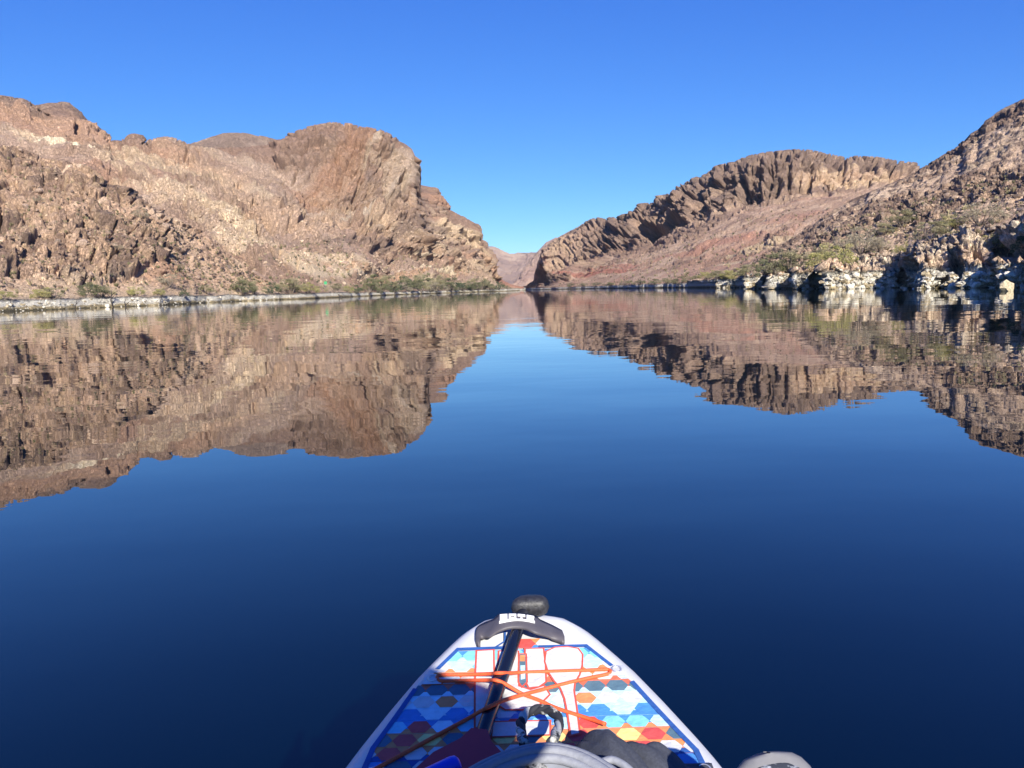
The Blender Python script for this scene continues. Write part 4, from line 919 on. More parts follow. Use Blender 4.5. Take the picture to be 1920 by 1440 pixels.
class Print:
    """flat shapes inked on the deck pad, each layer a hair above the one below"""
    def __init__(s): s.V, s.F, s.M, s.names = [], [], [], []
    def poly(s, pts, ink, lift):
        pts = [(float(p[0]), float(p[1])) for p in pts]
        if ink not in s.names: s.names.append(ink)
        y0, y1 = min(p[1] for p in pts), max(p[1] for p in pts); n = max(1, int((y1 - y0) / .03))
        for k in range(n):
            a, b = y0 + (y1 - y0) * k / n, y0 + (y1 - y0) * (k + 1) / n
            q = clip(clip(pts, lambda p: p[1] - a), lambda p: b - p[1])
            if len(q) < 3: continue
            area = sum(q[i][0] * q[(i + 1) % len(q)][1] - q[(i + 1) % len(q)][0] * q[i][1] for i in range(len(q)))
            if abs(area) < 1e-7: continue
            if area < 0: q = q[::-1]
            i0 = len(s.V); s.V += [(x, y, deck_z(y) + .0042 + lift) for x, y in q]; s.F.append(tuple(range(i0, i0 + len(q)))); s.M.append(s.names.index(ink))
    def px(s, pts, ink, lift): s.poly([deck_at(*p)[:2] for p in pts], ink, lift)
    def build(s, name):
        o = mesh_from(name, s.V, s.F)
        for n in s.names: o.data.materials.append(INKM[n])
        o.data.polygons.foreach_set('material_index', s.M); o.data.update()
        bm = bmesh.new(); bm.from_mesh(o.data); bmesh.ops.triangulate(bm, faces=[f for f in bm.faces if len(f.verts) > 4]); bm.to_mesh(o.data); bm.free()
        return to_board(o)

def grow(pts, d):
    """polygon pushed outward by d"""
    P = np.array(pts); n = len(P); ar = sum(P[i, 0] * P[(i + 1) % n, 1] - P[(i + 1) % n, 0] * P[i, 1] for i in range(n)); s = 1 if ar > 0 else -1; out = []
    for i in range(n):
        a, b = P[i] - P[i - 1], P[(i + 1) % n] - P[i]; na = np.array([a[1], -a[0]]) / (np.linalg.norm(a) + 1e-9) * s; nb = np.array([b[1], -b[0]]) / (np.linalg.norm(b) + 1e-9) * s
        m = na + nb; m /= np.linalg.norm(m) + 1e-9; out.append(P[i] + m * d / max(.5, float(m @ na)))
    return [tuple(p) for p in out]

def deck_print():
    pr = Print(); D = lambda x, y: tuple(deck_at(x, y)[:2])
    yb = .30
    right = [D(1099, 1215), D(1146, 1252)]; notch_r = [D(1132, 1262), D(1140, 1274), D(1155, 1282), D(1186, 1284)]
    lower_r = [D(1305, 1412), (.355, .95), (.36, yb)]
    left = [D(822, 1258), D(859, 1222)]; notch_l = [D(778, 1298), D(806, 1297), D(830, 1287), D(838, 1272)]
    lower_l = [(-.335, yb), (-.33, .95), D(700, 1408)]
    outline = [D(859, 1222), D(1099, 1215), D(1146, 1252)] + notch_r + lower_r + lower_l + notch_l + [D(822, 1258)]
    # inside test for the convex hull halves: clip hexes against top, the two slanted sides and the notches
    def side(a, b): return lambda p: (b[0] - a[0]) * (p[1] - a[1]) - (b[1] - a[1]) * (p[0] - a[0])
    ytop = D(980, 1219)[1]; ysplit = D(980, 1284)[1]
    upper = [side(D(1085, 1252), D(1099, 1215)) if False else side(D(1146, 1252), D(1099, 1215)), side(D(859, 1222), D(822, 1258)), lambda p: ytop - p[1]]
    lower = [side(lower_r[0], notch_r[-1]), side(notch_l[0], lower_l[-1]), lambda p: p[1] - yb, side((.355, .95), D(1305, 1412)), side(D(700, 1408), (-.33, .95))]
    rows = {-4: (('red', 'white'), 'orange'), -3: (('cyan', 'cyan'), 'blue'), -2: (('sky', 'white', 'cyan'), 'sky'), -1: (('white', 'sky', 'white'), 'orange'), 0: (('slate', 'slate'), 'rust'), 1: (('white', 'white', 'orange'), 'sky'), 2: (('blue', 'sky', 'blue'), 'sky'), 3: (('cyan', 'sky', 'red', 'cyan'), 'blue'),
            4: (('slate', 'yellow', 'red'), 'orange'), 5: (('white', 'red', 'white'), 'orange'), 6: (('blue', 'white', 'slate'), 'navy'), 7: (('cyan', 'orange'), 'blue'), 8: (('white', 'slate'), 'rust'), 9: (('blue', 'sky'), 'sky')}
    y0, dy, w, h = 1.5406, .0392, .0485, .0176
    for k in range(-4, 32):
        hexes, gap = rows[k] if k < 10 else rows[k % 10]; yc = y0 - dy * k; rr = random.Random(k)
        for zone in ('u', 'l', 'c'):
            cl = upper if zone == 'u' else lower
            def cut(q, lo, hi):
                q = clip(clip(q, lambda p: p[1] - lo), lambda p: hi - p[1])
                for f in cl: q = clip(q, f) if len(q) > 2 else q
                return q
            lo, hi = (ysplit, ytop) if zone == 'u' else (yb, ysplit)
            if zone == 'c':
                if k > -3: continue
                lo, hi = D(980, 1219)[1], D(980, 1182)[1]; xa, xb = D(947, 1200)[0], D(1012, 1200)[0]
                cl = [lambda p: p[0] - xa, lambda p: xb - p[0]]
            elif k < -3: continue
            q = cut([(-.5, yc - dy / 2), (.5, yc - dy / 2), (.5, yc + dy / 2), (-.5, yc + dy / 2)], lo, hi)
            if len(q) > 2: pr.poly(q, gap, .0006)
            q = cut([(-.5, yc - dy / 2), (.5, yc - dy / 2), (.5, yc - dy * .12), (-.5, yc - dy * .12)], lo, hi)
            if len(q) > 2: pr.poly(q, rows[max(-4, min(k + 1, 9))][1], .0009)
            for m in range(-9, 10):
                xc = BX + (m + (.5 if k % 2 else 0)) * w; hx = [(xc + a * w * .5, yc + b * h) for a, b in ((-1, 0), (-.52, -1), (.52, -1), (1, 0), (.52, 1), (-.52, 1))]
                q = cut(hx, lo, hi)
                if len(q) > 2: pr.poly(q, hexes[(abs(m) + (0 if k % 2 == 0 or m >= 0 else 1)) % len(hexes)] if k >= 0 else hexes[abs(m) % len(hexes)], .0012)
    # navy border lines
    def line(pts, wd, ink, lift=.0024):
        for a, b in zip(pts[:-1], pts[1:]):
            a, b = np.array(a), np.array(b); t = (b - a) / np.linalg.norm(b - a); n = np.array([-t[1], t[0]]) * wd / 2; e = t * wd * .3
            pr.poly([a - n - e, b - n + e, b + n + e, a + n - e], ink, lift)
    line([D(822, 1258), D(859, 1222), D(945, 1219)], .010, 'navy'); line([D(1012, 1217), D(1099, 1215), D(1146, 1252)], .009, 'navy')
    line([notch_r[-1], D(1305, 1412), (.355, .95), (.36, yb)], .011, 'navy'); line([notch_l[0], D(700, 1408), (-.33, .95), (-.335, yb)], .011, 'navy')
    line([D(928, 1219), D(947, 1207), D(947, 1182)], .005, 'navy')
    # white tool shapes with red outlines
    Z = lambda pts: [D(640 + x / 2.595, 1100 + y / 2.595) for x, y in pts]
    paddle = [(1000, 332), (1040, 313), (1100, 309), (1150, 318), (1170, 345), (1168, 400), (1155, 445), (1133, 482), (1128, 520), (1140, 600), (1156, 730), (1120, 738), (1106, 640), (1090, 560), (1070, 510), (1040, 475), (1010, 430), (994, 380)]
    bar1 = [(662, 328), (738, 324), (740, 480), (738, 690), (655, 700), (655, 480)]
    bar2 = [(898, 318), (980, 316), (990, 400), (992, 478), (960, 500), (915, 505), (898, 470)]
    body = [(770, 330), (858, 330), (860, 400), (860, 500), (920, 520), (985, 500), (1010, 540), (960, 590), (880, 612), (800, 612), (765, 590), (765, 450)]
    foot = [(742, 676), (1012, 670), (1012, 735), (735, 745)]
    knife = [(868, 345), (896, 345), (900, 480), (880, 500), (866, 480)]
    for pts in (bar1, body, bar2, foot, paddle):
        q = Z(pts); pr.poly(grow(q, .0042), 'line', .0030 if pts is not paddle else .0036); pr.poly(q, 'white', .0033 if pts is not paddle else .0039)
    q = Z(knife); pr.poly(grow(q, .004), 'line', .0036); pr.poly(q, 'slate', .0039); pr.poly(Z([(870, 350), (894, 350), (894, 380), (870, 380)]), 'orange', .0042); pr.poly(Z([(872, 400), (894, 400), (895, 465), (874, 470)]), 'sky', .0042)
    pr.build('deck_print')
deck_print()

def smooth_path(pts, n=10):
    P = [np.array(p, float) for p in pts]; P = [2 * P[0] - P[1]] + P + [2 * P[-1] - P[-2]]; out = []
    for i in range(1, len(P) - 2):
        for k in range(n):
            t = k / n; a, b, c, d = P[i - 1:i + 3]
            out.append(.5 * ((2 * b) + (c - a) * t + (2 * a - 5 * b + 4 * c - d) * t * t + (3 * b - a - 3 * c + d) * t ** 3))
    out.append(P[-2]); return out

def slab(name, top, bottom_up, mat, parent=None, bevel=.003):
    """solid from an outline of top points (x,y,z); its underside lies at bottom_up below each point"""
    n = len(top); bm = bmesh.new()
    a = [bm.verts.new(tuple(p)) for p in top]; b = [bm.verts.new((p[0], p[1], p[2] - (bottom_up[i] if hasattr(bottom_up, '__len__') else bottom_up))) for i, p in enumerate(top)]
    f = bm.faces.new(a); g = bm.faces.new(b[::-1])
    for i in range(n): bm.faces.new((a[i], b[i], b[(i + 1) % n], a[(i + 1) % n]))
    bmesh.ops.recalc_face_normals(bm, faces=bm.faces[:])
    edges = [e for e in bm.edges if f in e.link_faces or g in e.link_faces]
    if bevel: bmesh.ops.bevel(bm, geom=edges, offset=bevel, segments=2, affect='EDGES', profile=.6)
    bmesh.ops.triangulate(bm, faces=[q for q in bm.faces if len(q.verts) > 4])
    me = bpy.data.meshes.new(name); bm.to_mesh(me); bm.free(); me.materials.append(mat)
    o = bpy.data.objects.new(name, me); COL.objects.link(o)
    if parent: o.parent = parent
    return o

def bumper():
    zz = lambda x, y: (860 + x / 6, 1110 + y / 6)
    back = [(186, 520), (188, 450), (212, 385), (300, 335), (400, 296), (440, 252), (520, 238), (600, 233), (680, 234), (760, 240), (880, 268), (905, 300), (980, 335), (1060, 372), (1165, 428)]
    front = [(1192, 500), (1186, 552), (1140, 535), (1000, 480), (860, 438), (750, 392), (650, 380), (540, 390), (430, 432), (350, 486), (290, 488), (247, 497), (240, 590), (205, 575)]
    def lift(x): return .014 + .034 * math.exp(-((x - 670) / 330) ** 4)
    def resample(l, n):
        q = np.array(smooth_path([(x, y, 0) for x, y in l], 6))[:, :2]; d = np.concatenate([[0], np.cumsum(np.linalg.norm(np.diff(q, axis=0), axis=1))]); t = np.linspace(0, d[-1], n)
        return [(float(np.interp(v, d, q[:, 0])), float(np.interp(v, d, q[:, 1]))) for v in t]
    N = 44; A, B_ = resample(back, N), resample(front[::-1], N); V, F = [], []
    for (ax, ay), (bx, by) in zip(A, B_):
        for k in range(6):                                            # crowned across its width
            u = k / 5; x, y = ax + (bx - ax) * u, ay + (by - ay) * u; px, py = zz(x, y); V.append(deck_at(px, py, lift(x) - .004 * abs(2 * u - 1) ** 3))
        for k in range(6):
            u = 1 - k / 5; x, y = ax + (bx - ax) * u, ay + (by - ay) * u; px, py = zz(x, y); q = deck_at(px, py, lift(x)); V.append(q - np.array([0, 0, .011 if lift(x) < .02 else .008]))
    for i in range(N - 1):
        for k in range(12): F.append((i * 12 + k, i * 12 + (k + 1) % 12, (i + 1) * 12 + (k + 1) % 12, (i + 1) * 12 + k))
    F += [tuple(range(12))[::-1], tuple((N - 1) * 12 + k for k in range(12))]
    nb = mesh_from('nose_bumper', V, F, GREY_RUBBER, None, True); to_board(nb)
    # raised white maker's name along the top of the bumper
    white = plain('logo_white', (.80, .80, .80), .5)
    def P(u, v):
        """logo plane: u 0..1 along the arch, v 0 (near edge) .. 1 (far edge)"""
        x = 455 + u * 402; top = 262 - 24 * math.sin(math.pi * (u * .86 + .02)) + 26 * u; bot = 340 - 30 * math.sin(math.pi * u) - 4 * u
        y = bot + (top - bot) * v; px, py = zz(x, y); return deck_at(px, py, lift(x) + .0035)
    def piece(u0, v0, u1, v1):
        k = max(1, int((u1 - u0) / .06)); t = [P(u0 + (u1 - u0) * i / k, v0) for i in range(k + 1)] + [P(u1 - (u1 - u0) * i / k, v1) for i in range(k + 1)]
        return t
    V, F = [], []
    def solid(q):
        b = len(V); n = len(q); V.extend(tuple(p) for p in q); V.extend((p[0], p[1], p[2] - .004) for p in q)
        m = n // 2
        for i in range(m - 1): F.append((b + i, b + i + 1, b + n - 2 - i, b + n - 1 - i))
        for i in range(n): F.append((b + i, b + n + i, b + n + (i + 1) % n, b + (i + 1) % n))
    solid(piece(0, 0, 1, .16))                                       # white bar under the word
    B = .27
    for u0, strokes in ((.02, [(0, 0, .25, 1), (.25, .82, 1, 1), (.25, 0, 1, .16), (.25, .42, .9, .58), (.78, .12, 1, .9)]), (.27, [(0, 0, .24, 1), (.76, 0, 1, 1), (.24, .82, .76, 1), (.24, 0, .76, .18)]),
                        (.52, [(0, .78, 1, 1), (.38, 0, .62, .78)]), (.77, [(0, 0, .25, 1), (.25, .8, 1, 1), (.25, .41, .85, .59), (.25, 0, 1, .18)])):
        for a, b, c, d in strokes: solid(piece(u0 + a * .21, B + b * (1.12 - B), u0 + c * .21, B + d * (1.12 - B)))
    lg = mesh_from('lettering', V, F, white); lg.parent = nb; tag(lg, 'white raised letters reading BOTE')
bumper()

def d_ring(px, py, name='tie_down'):
    c = deck_at(px, py, .004); o = tube(name, [c + np.array([math.cos(a) * .010, math.sin(a) * .013, .004]) for a in np.linspace(0, 6.28, 17)[:-1]], .0022, STEEL, None, 6, True); to_board(o)
    V = [c + np.array([a * .02, b * .022, .0015 + (.002 if abs(a) < 1 and abs(b) < 1 else 0)]) for b in (-1, -.5, .5, 1) for a in (-1, -.5, .5, 1)]
    F = [(i * 4 + j, i * 4 + j + 1, i * 4 + j + 5, i * 4 + j + 4) for i in range(3) for j in range(3)]
    w = mesh_from('patch', V, F, VINYL, None, True); w.parent = o
for p in ((812, 1274), (1156, 1258), (700, 1452), (1322, 1446)): d_ring(*p)

def cords():
    def path(l): return [deck_at(640 + x / 2.595, 1100 + y / 2.595, u) for x, y, u in l]
    one = [(1285, 668, .02), (1200, 640, .012), (1060, 595, .010), (960, 552, .010), (878, 520, .014), (800, 475, .034), (768, 460, .043), (745, 455, .043), (700, 455, .020), (560, 458, .009), (490, 459, .009), (470, 452, .008), (468, 436, .008), (490, 430, .009), (600, 428, .010), (720, 424, .026), (755, 421, .043), (785, 420, .043), (820, 420, .028), (880, 417, .010), (1000, 413, .009),
           (1150, 408, .009), (1270, 403, .009), (1300, 404, .008), (1308, 414, .008), (1295, 425, .008), (1200, 445, .009), (1080, 473, .010), (990, 497, .010), (900, 521, .020), (850, 535, .026), (780, 557, .042), (745, 573, .044), (700, 594, .042), (660, 616, .022), (620, 640, .012), (500, 705, .010), (380, 770, .010), (280, 825, .010), (190, 874, .010), (100, 925, .01)]
    o = tube('bungee_cord', smooth_path(path(one), 6), .0040, CORD, None, 8); to_board(o)
cords()

# ------------------------------------------------------------------ paddle: palm grip over the nose, black shaft, red blade
def paddle():
    e = bpy.data.objects.new('paddle', None); COL.objects.link(e)
    a, b = deck_at(975, 1168, .022), deck_at(900, 1392, .021); t = b - a; t /= np.linalg.norm(t); tip = a - t * .055; end = b + t * .05
    e.location = b; tag(e, 'paddle with black shaft and grip and dark red blade along the deck', 'paddle')
    inv = Matrix.Translation(tuple(-b))
    def add(o): o.parent = e; o.matrix_parent_inverse = inv; return o
    add(tube('shaft', [tip, a, (a + b) / 2, b, end], .0148, CARBON, None, 20))
    # palm grip: swept cross bar, rounded ends, textured insert
    s = np.cross(t, [0, 0, 1]); s /= np.linalg.norm(s); up = np.cross(s, t); g = deck_at(994, 1138, .028)
    V, F = [], []; nu, nv = 20, 14
    for i in range(nu):
        u = -1 + 2 * i / (nu - 1); r = (max(0, 1 - abs(u) ** 4.0)) ** .5; cx = u * .047
        fw = -.006 * (1 - u * u) + .008 * u
        for k in range(nv):
            p = 6.2832 * k / nv; V.append(g + s * cx + t * (fw + math.cos(p) * (.021 + .004 * (1 - u * u)) * r) + up * (math.copysign(abs(math.sin(p)) ** .75, math.sin(p)) * .026 * r))
    for i in range(nu - 1):
        for k in range(nv): F.append((i * nv + k, i * nv + (k + 1) % nv, (i + 1) * nv + (k + 1) % nv, (i + 1) * nv + k))
    add(mesh_from('grip', V, F, plain('grip_black', (.022, .022, .026), .5, noise=.5, nscale=120, bump=.0012), None, True))
    add(tube('grip_neck', [tip + t * .07, tip + t * .01, g], [.0155, .0165, .017], BLACK, None, 14))
    # blade: outline in its own plane, cupped, black edge
    red = plain('blade_red', (.48, .018, .03), .35); half = [(0, .016), (.03, .03), (.07, .07), (.12, .094), (.20, .106), (.30, .104), (.40, .092), (.46, .07), (.485, .0)]
    c0 = b + t * .0 + np.array([0, 0, .012])
    def P(x, y, lift=0): return c0 + t * x + s * y + np.array([0, 0, .010 - .25 * y * y + lift]) - np.array([0, 0, max(0, (c0 + t * x)[2] + .0 - deck_z((c0 + t * x)[1]) - .035)])
    V, F = [], []; nj = 9
    for x, y in half:
        for j in range(nj): V.append(P(x, y * (1 - 2 * j / (nj - 1)), .006))
    m = len(V)
    for x, y in half:
        for j in range(nj): V.append(P(x, y * (1 - 2 * j / (nj - 1)), -.002))
    for q, fl in ((0, 1), (m, -1)):
        for i in range(len(half) - 1):
            for j in range(nj - 1):
                f = (q + i * nj + j, q + i * nj + j + 1, q + (i + 1) * nj + j + 1, q + (i + 1) * nj + j); F.append(f[::-1] if fl > 0 else f)
    bl = add(mesh_from('blade', V, F, red, None, True))
    rim = [P(x, y, .002) for x, y in half] + [P(x, -y, .002) for x, y in half[::-1][1:]]
    o = tube('blade_edge', smooth_path(rim, 4), .0062, BLACK, None, 8); o.parent = bl; o.matrix_parent_inverse = inv
paddle()

# ------------------------------------------------------------------ round-mouthed bag with rope handle, jacket, blue tube
def bag():
    e = bpy.data.objects.new('bag', None); COL.objects.link(e)
    c = np.array([deck_at(1012, 1384, .15)[0], deck_at(1012, 1384, .15)[1] - .145, 0.0]); e.location = (c[0], c[1], .125); inv = Matrix.Translation((-c[0], -c[1], -.125))
    tag(e, 'round grey bag with ribbed pale rim and black and white rope handle', 'bag')
    def add(o, par=None): o.parent = par or e; o.matrix_parent_inverse = inv; return o
    body = plain('bag_grey', (.16, .17, .205), .8, noise=.15, nscale=40, bump=.002)
    rim = plain('bag_rim', (.21, .22, .25), .7, noise=.08, nscale=120, bump=.0012)
    inner = plain('bag_inner', (.02, .022, .03), .9)
    zr = .245; nu = 64
    V, F = [], []; prof = [(.150, .132), (.160, .17), (.163, .22), (.155, zr), (.128, zr), (.120, .22), (.115, .16)]
    for k in range(nu):
        a = 6.2832 * k / nu; w = 1 + .02 * math.sin(5 * a + 1)
        for r, z in prof: V.append(c + np.array([math.cos(a) * r * w, math.sin(a) * r * .95 * w, z - .008 * math.cos(a * 2)]))
    n = len(prof)
    for k in range(nu):
        for i in range(n - 1): F.append((k * n + i, ((k + 1) % nu) * n + i, ((k + 1) % nu) * n + i + 1, k * n + i + 1))
    add(mesh_from('body', V, F, body, None, True))
    for j, (r, z, q) in enumerate(((.158, zr - .012, .0085), (.150, zr - .001, .0095), (.139, zr + .002, .009), (.128, zr - .004, .008))):
        add(tube('rim_rib', [c + np.array([math.cos(a) * r * (1 + .02 * math.sin(5 * a + 1)), math.sin(a) * r * .95 * (1 + .02 * math.sin(5 * a + 1)), z - .008 * math.cos(2 * a)]) for a in np.linspace(0, 6.2832, 65)[:-1]], q, rim, None, 10, True))
    # black and white cloth stuffed inside
    m, nt, b = new_mat('flecked_cloth'); b.inputs['Roughness'].default_value = .9
    tc = nt.nodes.new('ShaderNodeTexCoord'); nz = nt.nodes.new('ShaderNodeTexNoise'); nz.inputs['Scale'].default_value = 26; nz.inputs['Detail'].default_value = 4; nz.inputs['Roughness'].default_value = .65
    cr = nt.nodes.new('ShaderNodeValToRGB'); cr.color_ramp.elements[0].position = .47; cr.color_ramp.elements[0].color = (.012, .013, .02, 1); cr.color_ramp.elements[1].position = .56; cr.color_ramp.elements[1].color = (.45, .45, .42, 1)
    nt.links.new(tc.outputs['Object'], nz.inputs['Vector']); nt.links.new(nz.outputs['Fac'], cr.inputs[0]); nt.links.new(cr.outputs[0], b.inputs['Base Color'])
    g = 28; V, F = [], []
    for i in range(g):
        for j in range(g):
            x, y = (i / (g - 1) * 2 - 1), (j / (g - 1) * 2 - 1); rr = math.hypot(x, y); q = max(abs(x), abs(y)); k = q / rr if rr > 1e-6 else 1
            X, Y = x * k * .130, y * k * .124; z = .229 + .020 * float(fbm(np.array([[X, Y, 0.]]), .05, 3, 5)[0]) + .012 * float(fbm(np.array([[X, Y, 0.]]), .02, 2, 6, ridged=True)[0])
            V.append(c + np.array([X, Y, z]))
    for i in range(g - 1):
        for j in range(g - 1): F.append((i * g + j, (i + 1) * g + j, (i + 1) * g + j + 1, i * g + j + 1))
    add(mesh_from('lining', V, F, m, None, True))
    # rope handle: two-ply, black with white flecks
    hp = [deck_at(x, y, u) for x, y, u in ((981, 1392, .115), (977, 1372, .085), (977, 1354, .075), (988, 1337, .075), (1010, 1330, .078), (1032, 1333, .078), (1047, 1348, .078), (1046, 1366, .085), (1034, 1392, .115))]
    path = smooth_path(hp, 8); rope = plain('rope_dark', (.018, .02, .028), .85); rope2 = m
    for ph, mt in ((0, rope2), (2.09, rope2), (4.19, rope)):
        q = []
        for i, p in enumerate(path):
            tt = path[min(i + 1, len(path) - 1)] - path[max(i - 1, 0)]; tt /= np.linalg.norm(tt); s1 = np.cross(tt, [0, 0, 1.]); s1 /= np.linalg.norm(s1); s2 = np.cross(s1, tt); a = ph + i * .33
            q.append(p + (s1 * math.cos(a) + s2 * math.sin(a)) * .0042)
        add(tube('rope_handle', q, .0058, mt, None, 8))
    # flat webbing loop on its right shoulder
    lp = [c + np.array(v) for v in ((.092, .112, zr), (.118, .112, zr + .004), (.146, .085, zr - .006), (.160, .04, zr - .04))]
    add(tube('side_loop', smooth_path(lp, 6), .0065, rim, None, 8))
    lp = [c + np.array(v) for v in ((-.125, .095, zr - .02), (-.15, .115, zr - .01), (-.172, .10, zr - .02), (-.165, .06, zr - .05))]
    add(tube('cord_loop', smooth_path(lp, 6), .0045, rim, None, 8))
bag()

def jacket():
    top = [deck_at(x, y, u) for x, y, u in ((1052, 1392, .03), (1085, 1371, .07), (1112, 1361, .09), (1132, 1359, .10), (1165, 1365, .095), (1200, 1376, .085), (1225, 1386, .075), (1250, 1400, .06), (1275, 1420, .045), (1300, 1445, .02))]
    xs = [p[0] for p in top]; n = 90; V, F = [], []
    x0, x1, ya = xs[0] - .01, .345, .86
    for i in range(n):
        x = x0 + (x1 - x0) * i / (n - 1); yf = float(np.interp(x, xs, [p[1] for p in top])); zf = float(np.interp(x, xs, [p[2] for p in top]))
        for j in range(n):
            v = j / (n - 1); y = yf + .035 - (yf + .035 - ya) * v
            base = deck_z(y) + .006; body = smooth(0, .13, np.float64(v)) * (1 - .5 * smooth(.6, 1, np.float64(v))) * smooth(0, .10, np.float64(i / (n - 1))) * smooth(0, .12, np.float64(1 - i / (n - 1)))
            V.append([x, y, base + (zf - base) * body])
    V = np.array(V); W = V.copy(); W[:, 0] += W[:, 1] * .5
    fold = fbm(W, .10, 2, 401, stretch=(.55, 1.7, 9), ridged=True, gain=.35); fine = fbm(W, .035, 2, 402); hgt = np.clip((V[:, 2] - .135) / .05, 0, 1)
    V[:, 2] += hgt * (-.020 * fold + .003 * fine); V[:, 1] -= hgt * .010 * fold
    for i in range(n - 1):
        for j in range(n - 1): F.append((i * n + j, i * n + j + 1, (i + 1) * n + j + 1, (i + 1) * n + j)[::-1])
    o = mesh_from('jacket', V, F, plain('jacket_charcoal', (.045, .050, .066), .9, noise=.2, nscale=220, bump=.0006), None, True)
    sol = o.modifiers.new('thickness', 'SOLIDIFY'); sol.thickness = .003; sol.offset = -1
    tag(o, 'crumpled charcoal jacket lying right of the round bag', 'jacket')
jacket()

def blue_tube():
    a, b = deck_at(800, 1462, .06), deck_at(862, 1432, .07); d = (b - a) / np.linalg.norm(b - a); a = a - d * .10
    e = bpy.data.objects.new('blue_bottle', None); COL.objects.link(e); e.location = a
    tag(e, 'bright blue bottle lying on the red paddle blade', 'bottle'); inv = Matrix.Translation(tuple(-a))
    for nm, pts, rad, mt in (('bottle_body', [a, a + d * .002, b - d * .012, b - d * .004, b], [.014, .018, .018, .016, .011], plain('bottle_blue', (.01, .05, .62), .35)), ('cap', [a - d * .03, a - d * .028, a - d * .002, a], [.011, .0135, .0135, .012], BLACK)):
        o = tube(nm, pts, rad, mt, None, 18); o.parent = e; o.matrix_parent_inverse = inv
blue_tube()

# ------------------------------------------------------------------ the paddler, sitting behind the camera; one shoe comes into view
def skin(name, joints, links, mat, parent, root=0, sub=2):
    me = bpy.data.meshes.new(name); names = list(joints); me.from_pydata([joints[n][0] for n in names], [(names.index(a), names.index(b)) for a, b in links], []); me.update()
    o = bpy.data.objects.new(name, me); COL.objects.link(o); o.parent = parent; me.materials.append(mat)
    o.modifiers.new('skin', 'SKIN').use_smooth_shade = True
    if not me.skin_vertices:
        bm = bmesh.new(); bm.from_mesh(me); bm.verts.layers.skin.verify(); bm.to_mesh(me); bm.free()
    for i, n in enumerate(names):
        r = joints[n][1]; me.skin_vertices[0].data[i].radius = r if isinstance(r, tuple) else (r, r); me.skin_vertices[0].data[i].use_root = (i == root)
    s = o.modifiers.new('sub', 'SUBSURF'); s.levels = s.render_levels = sub
    return o

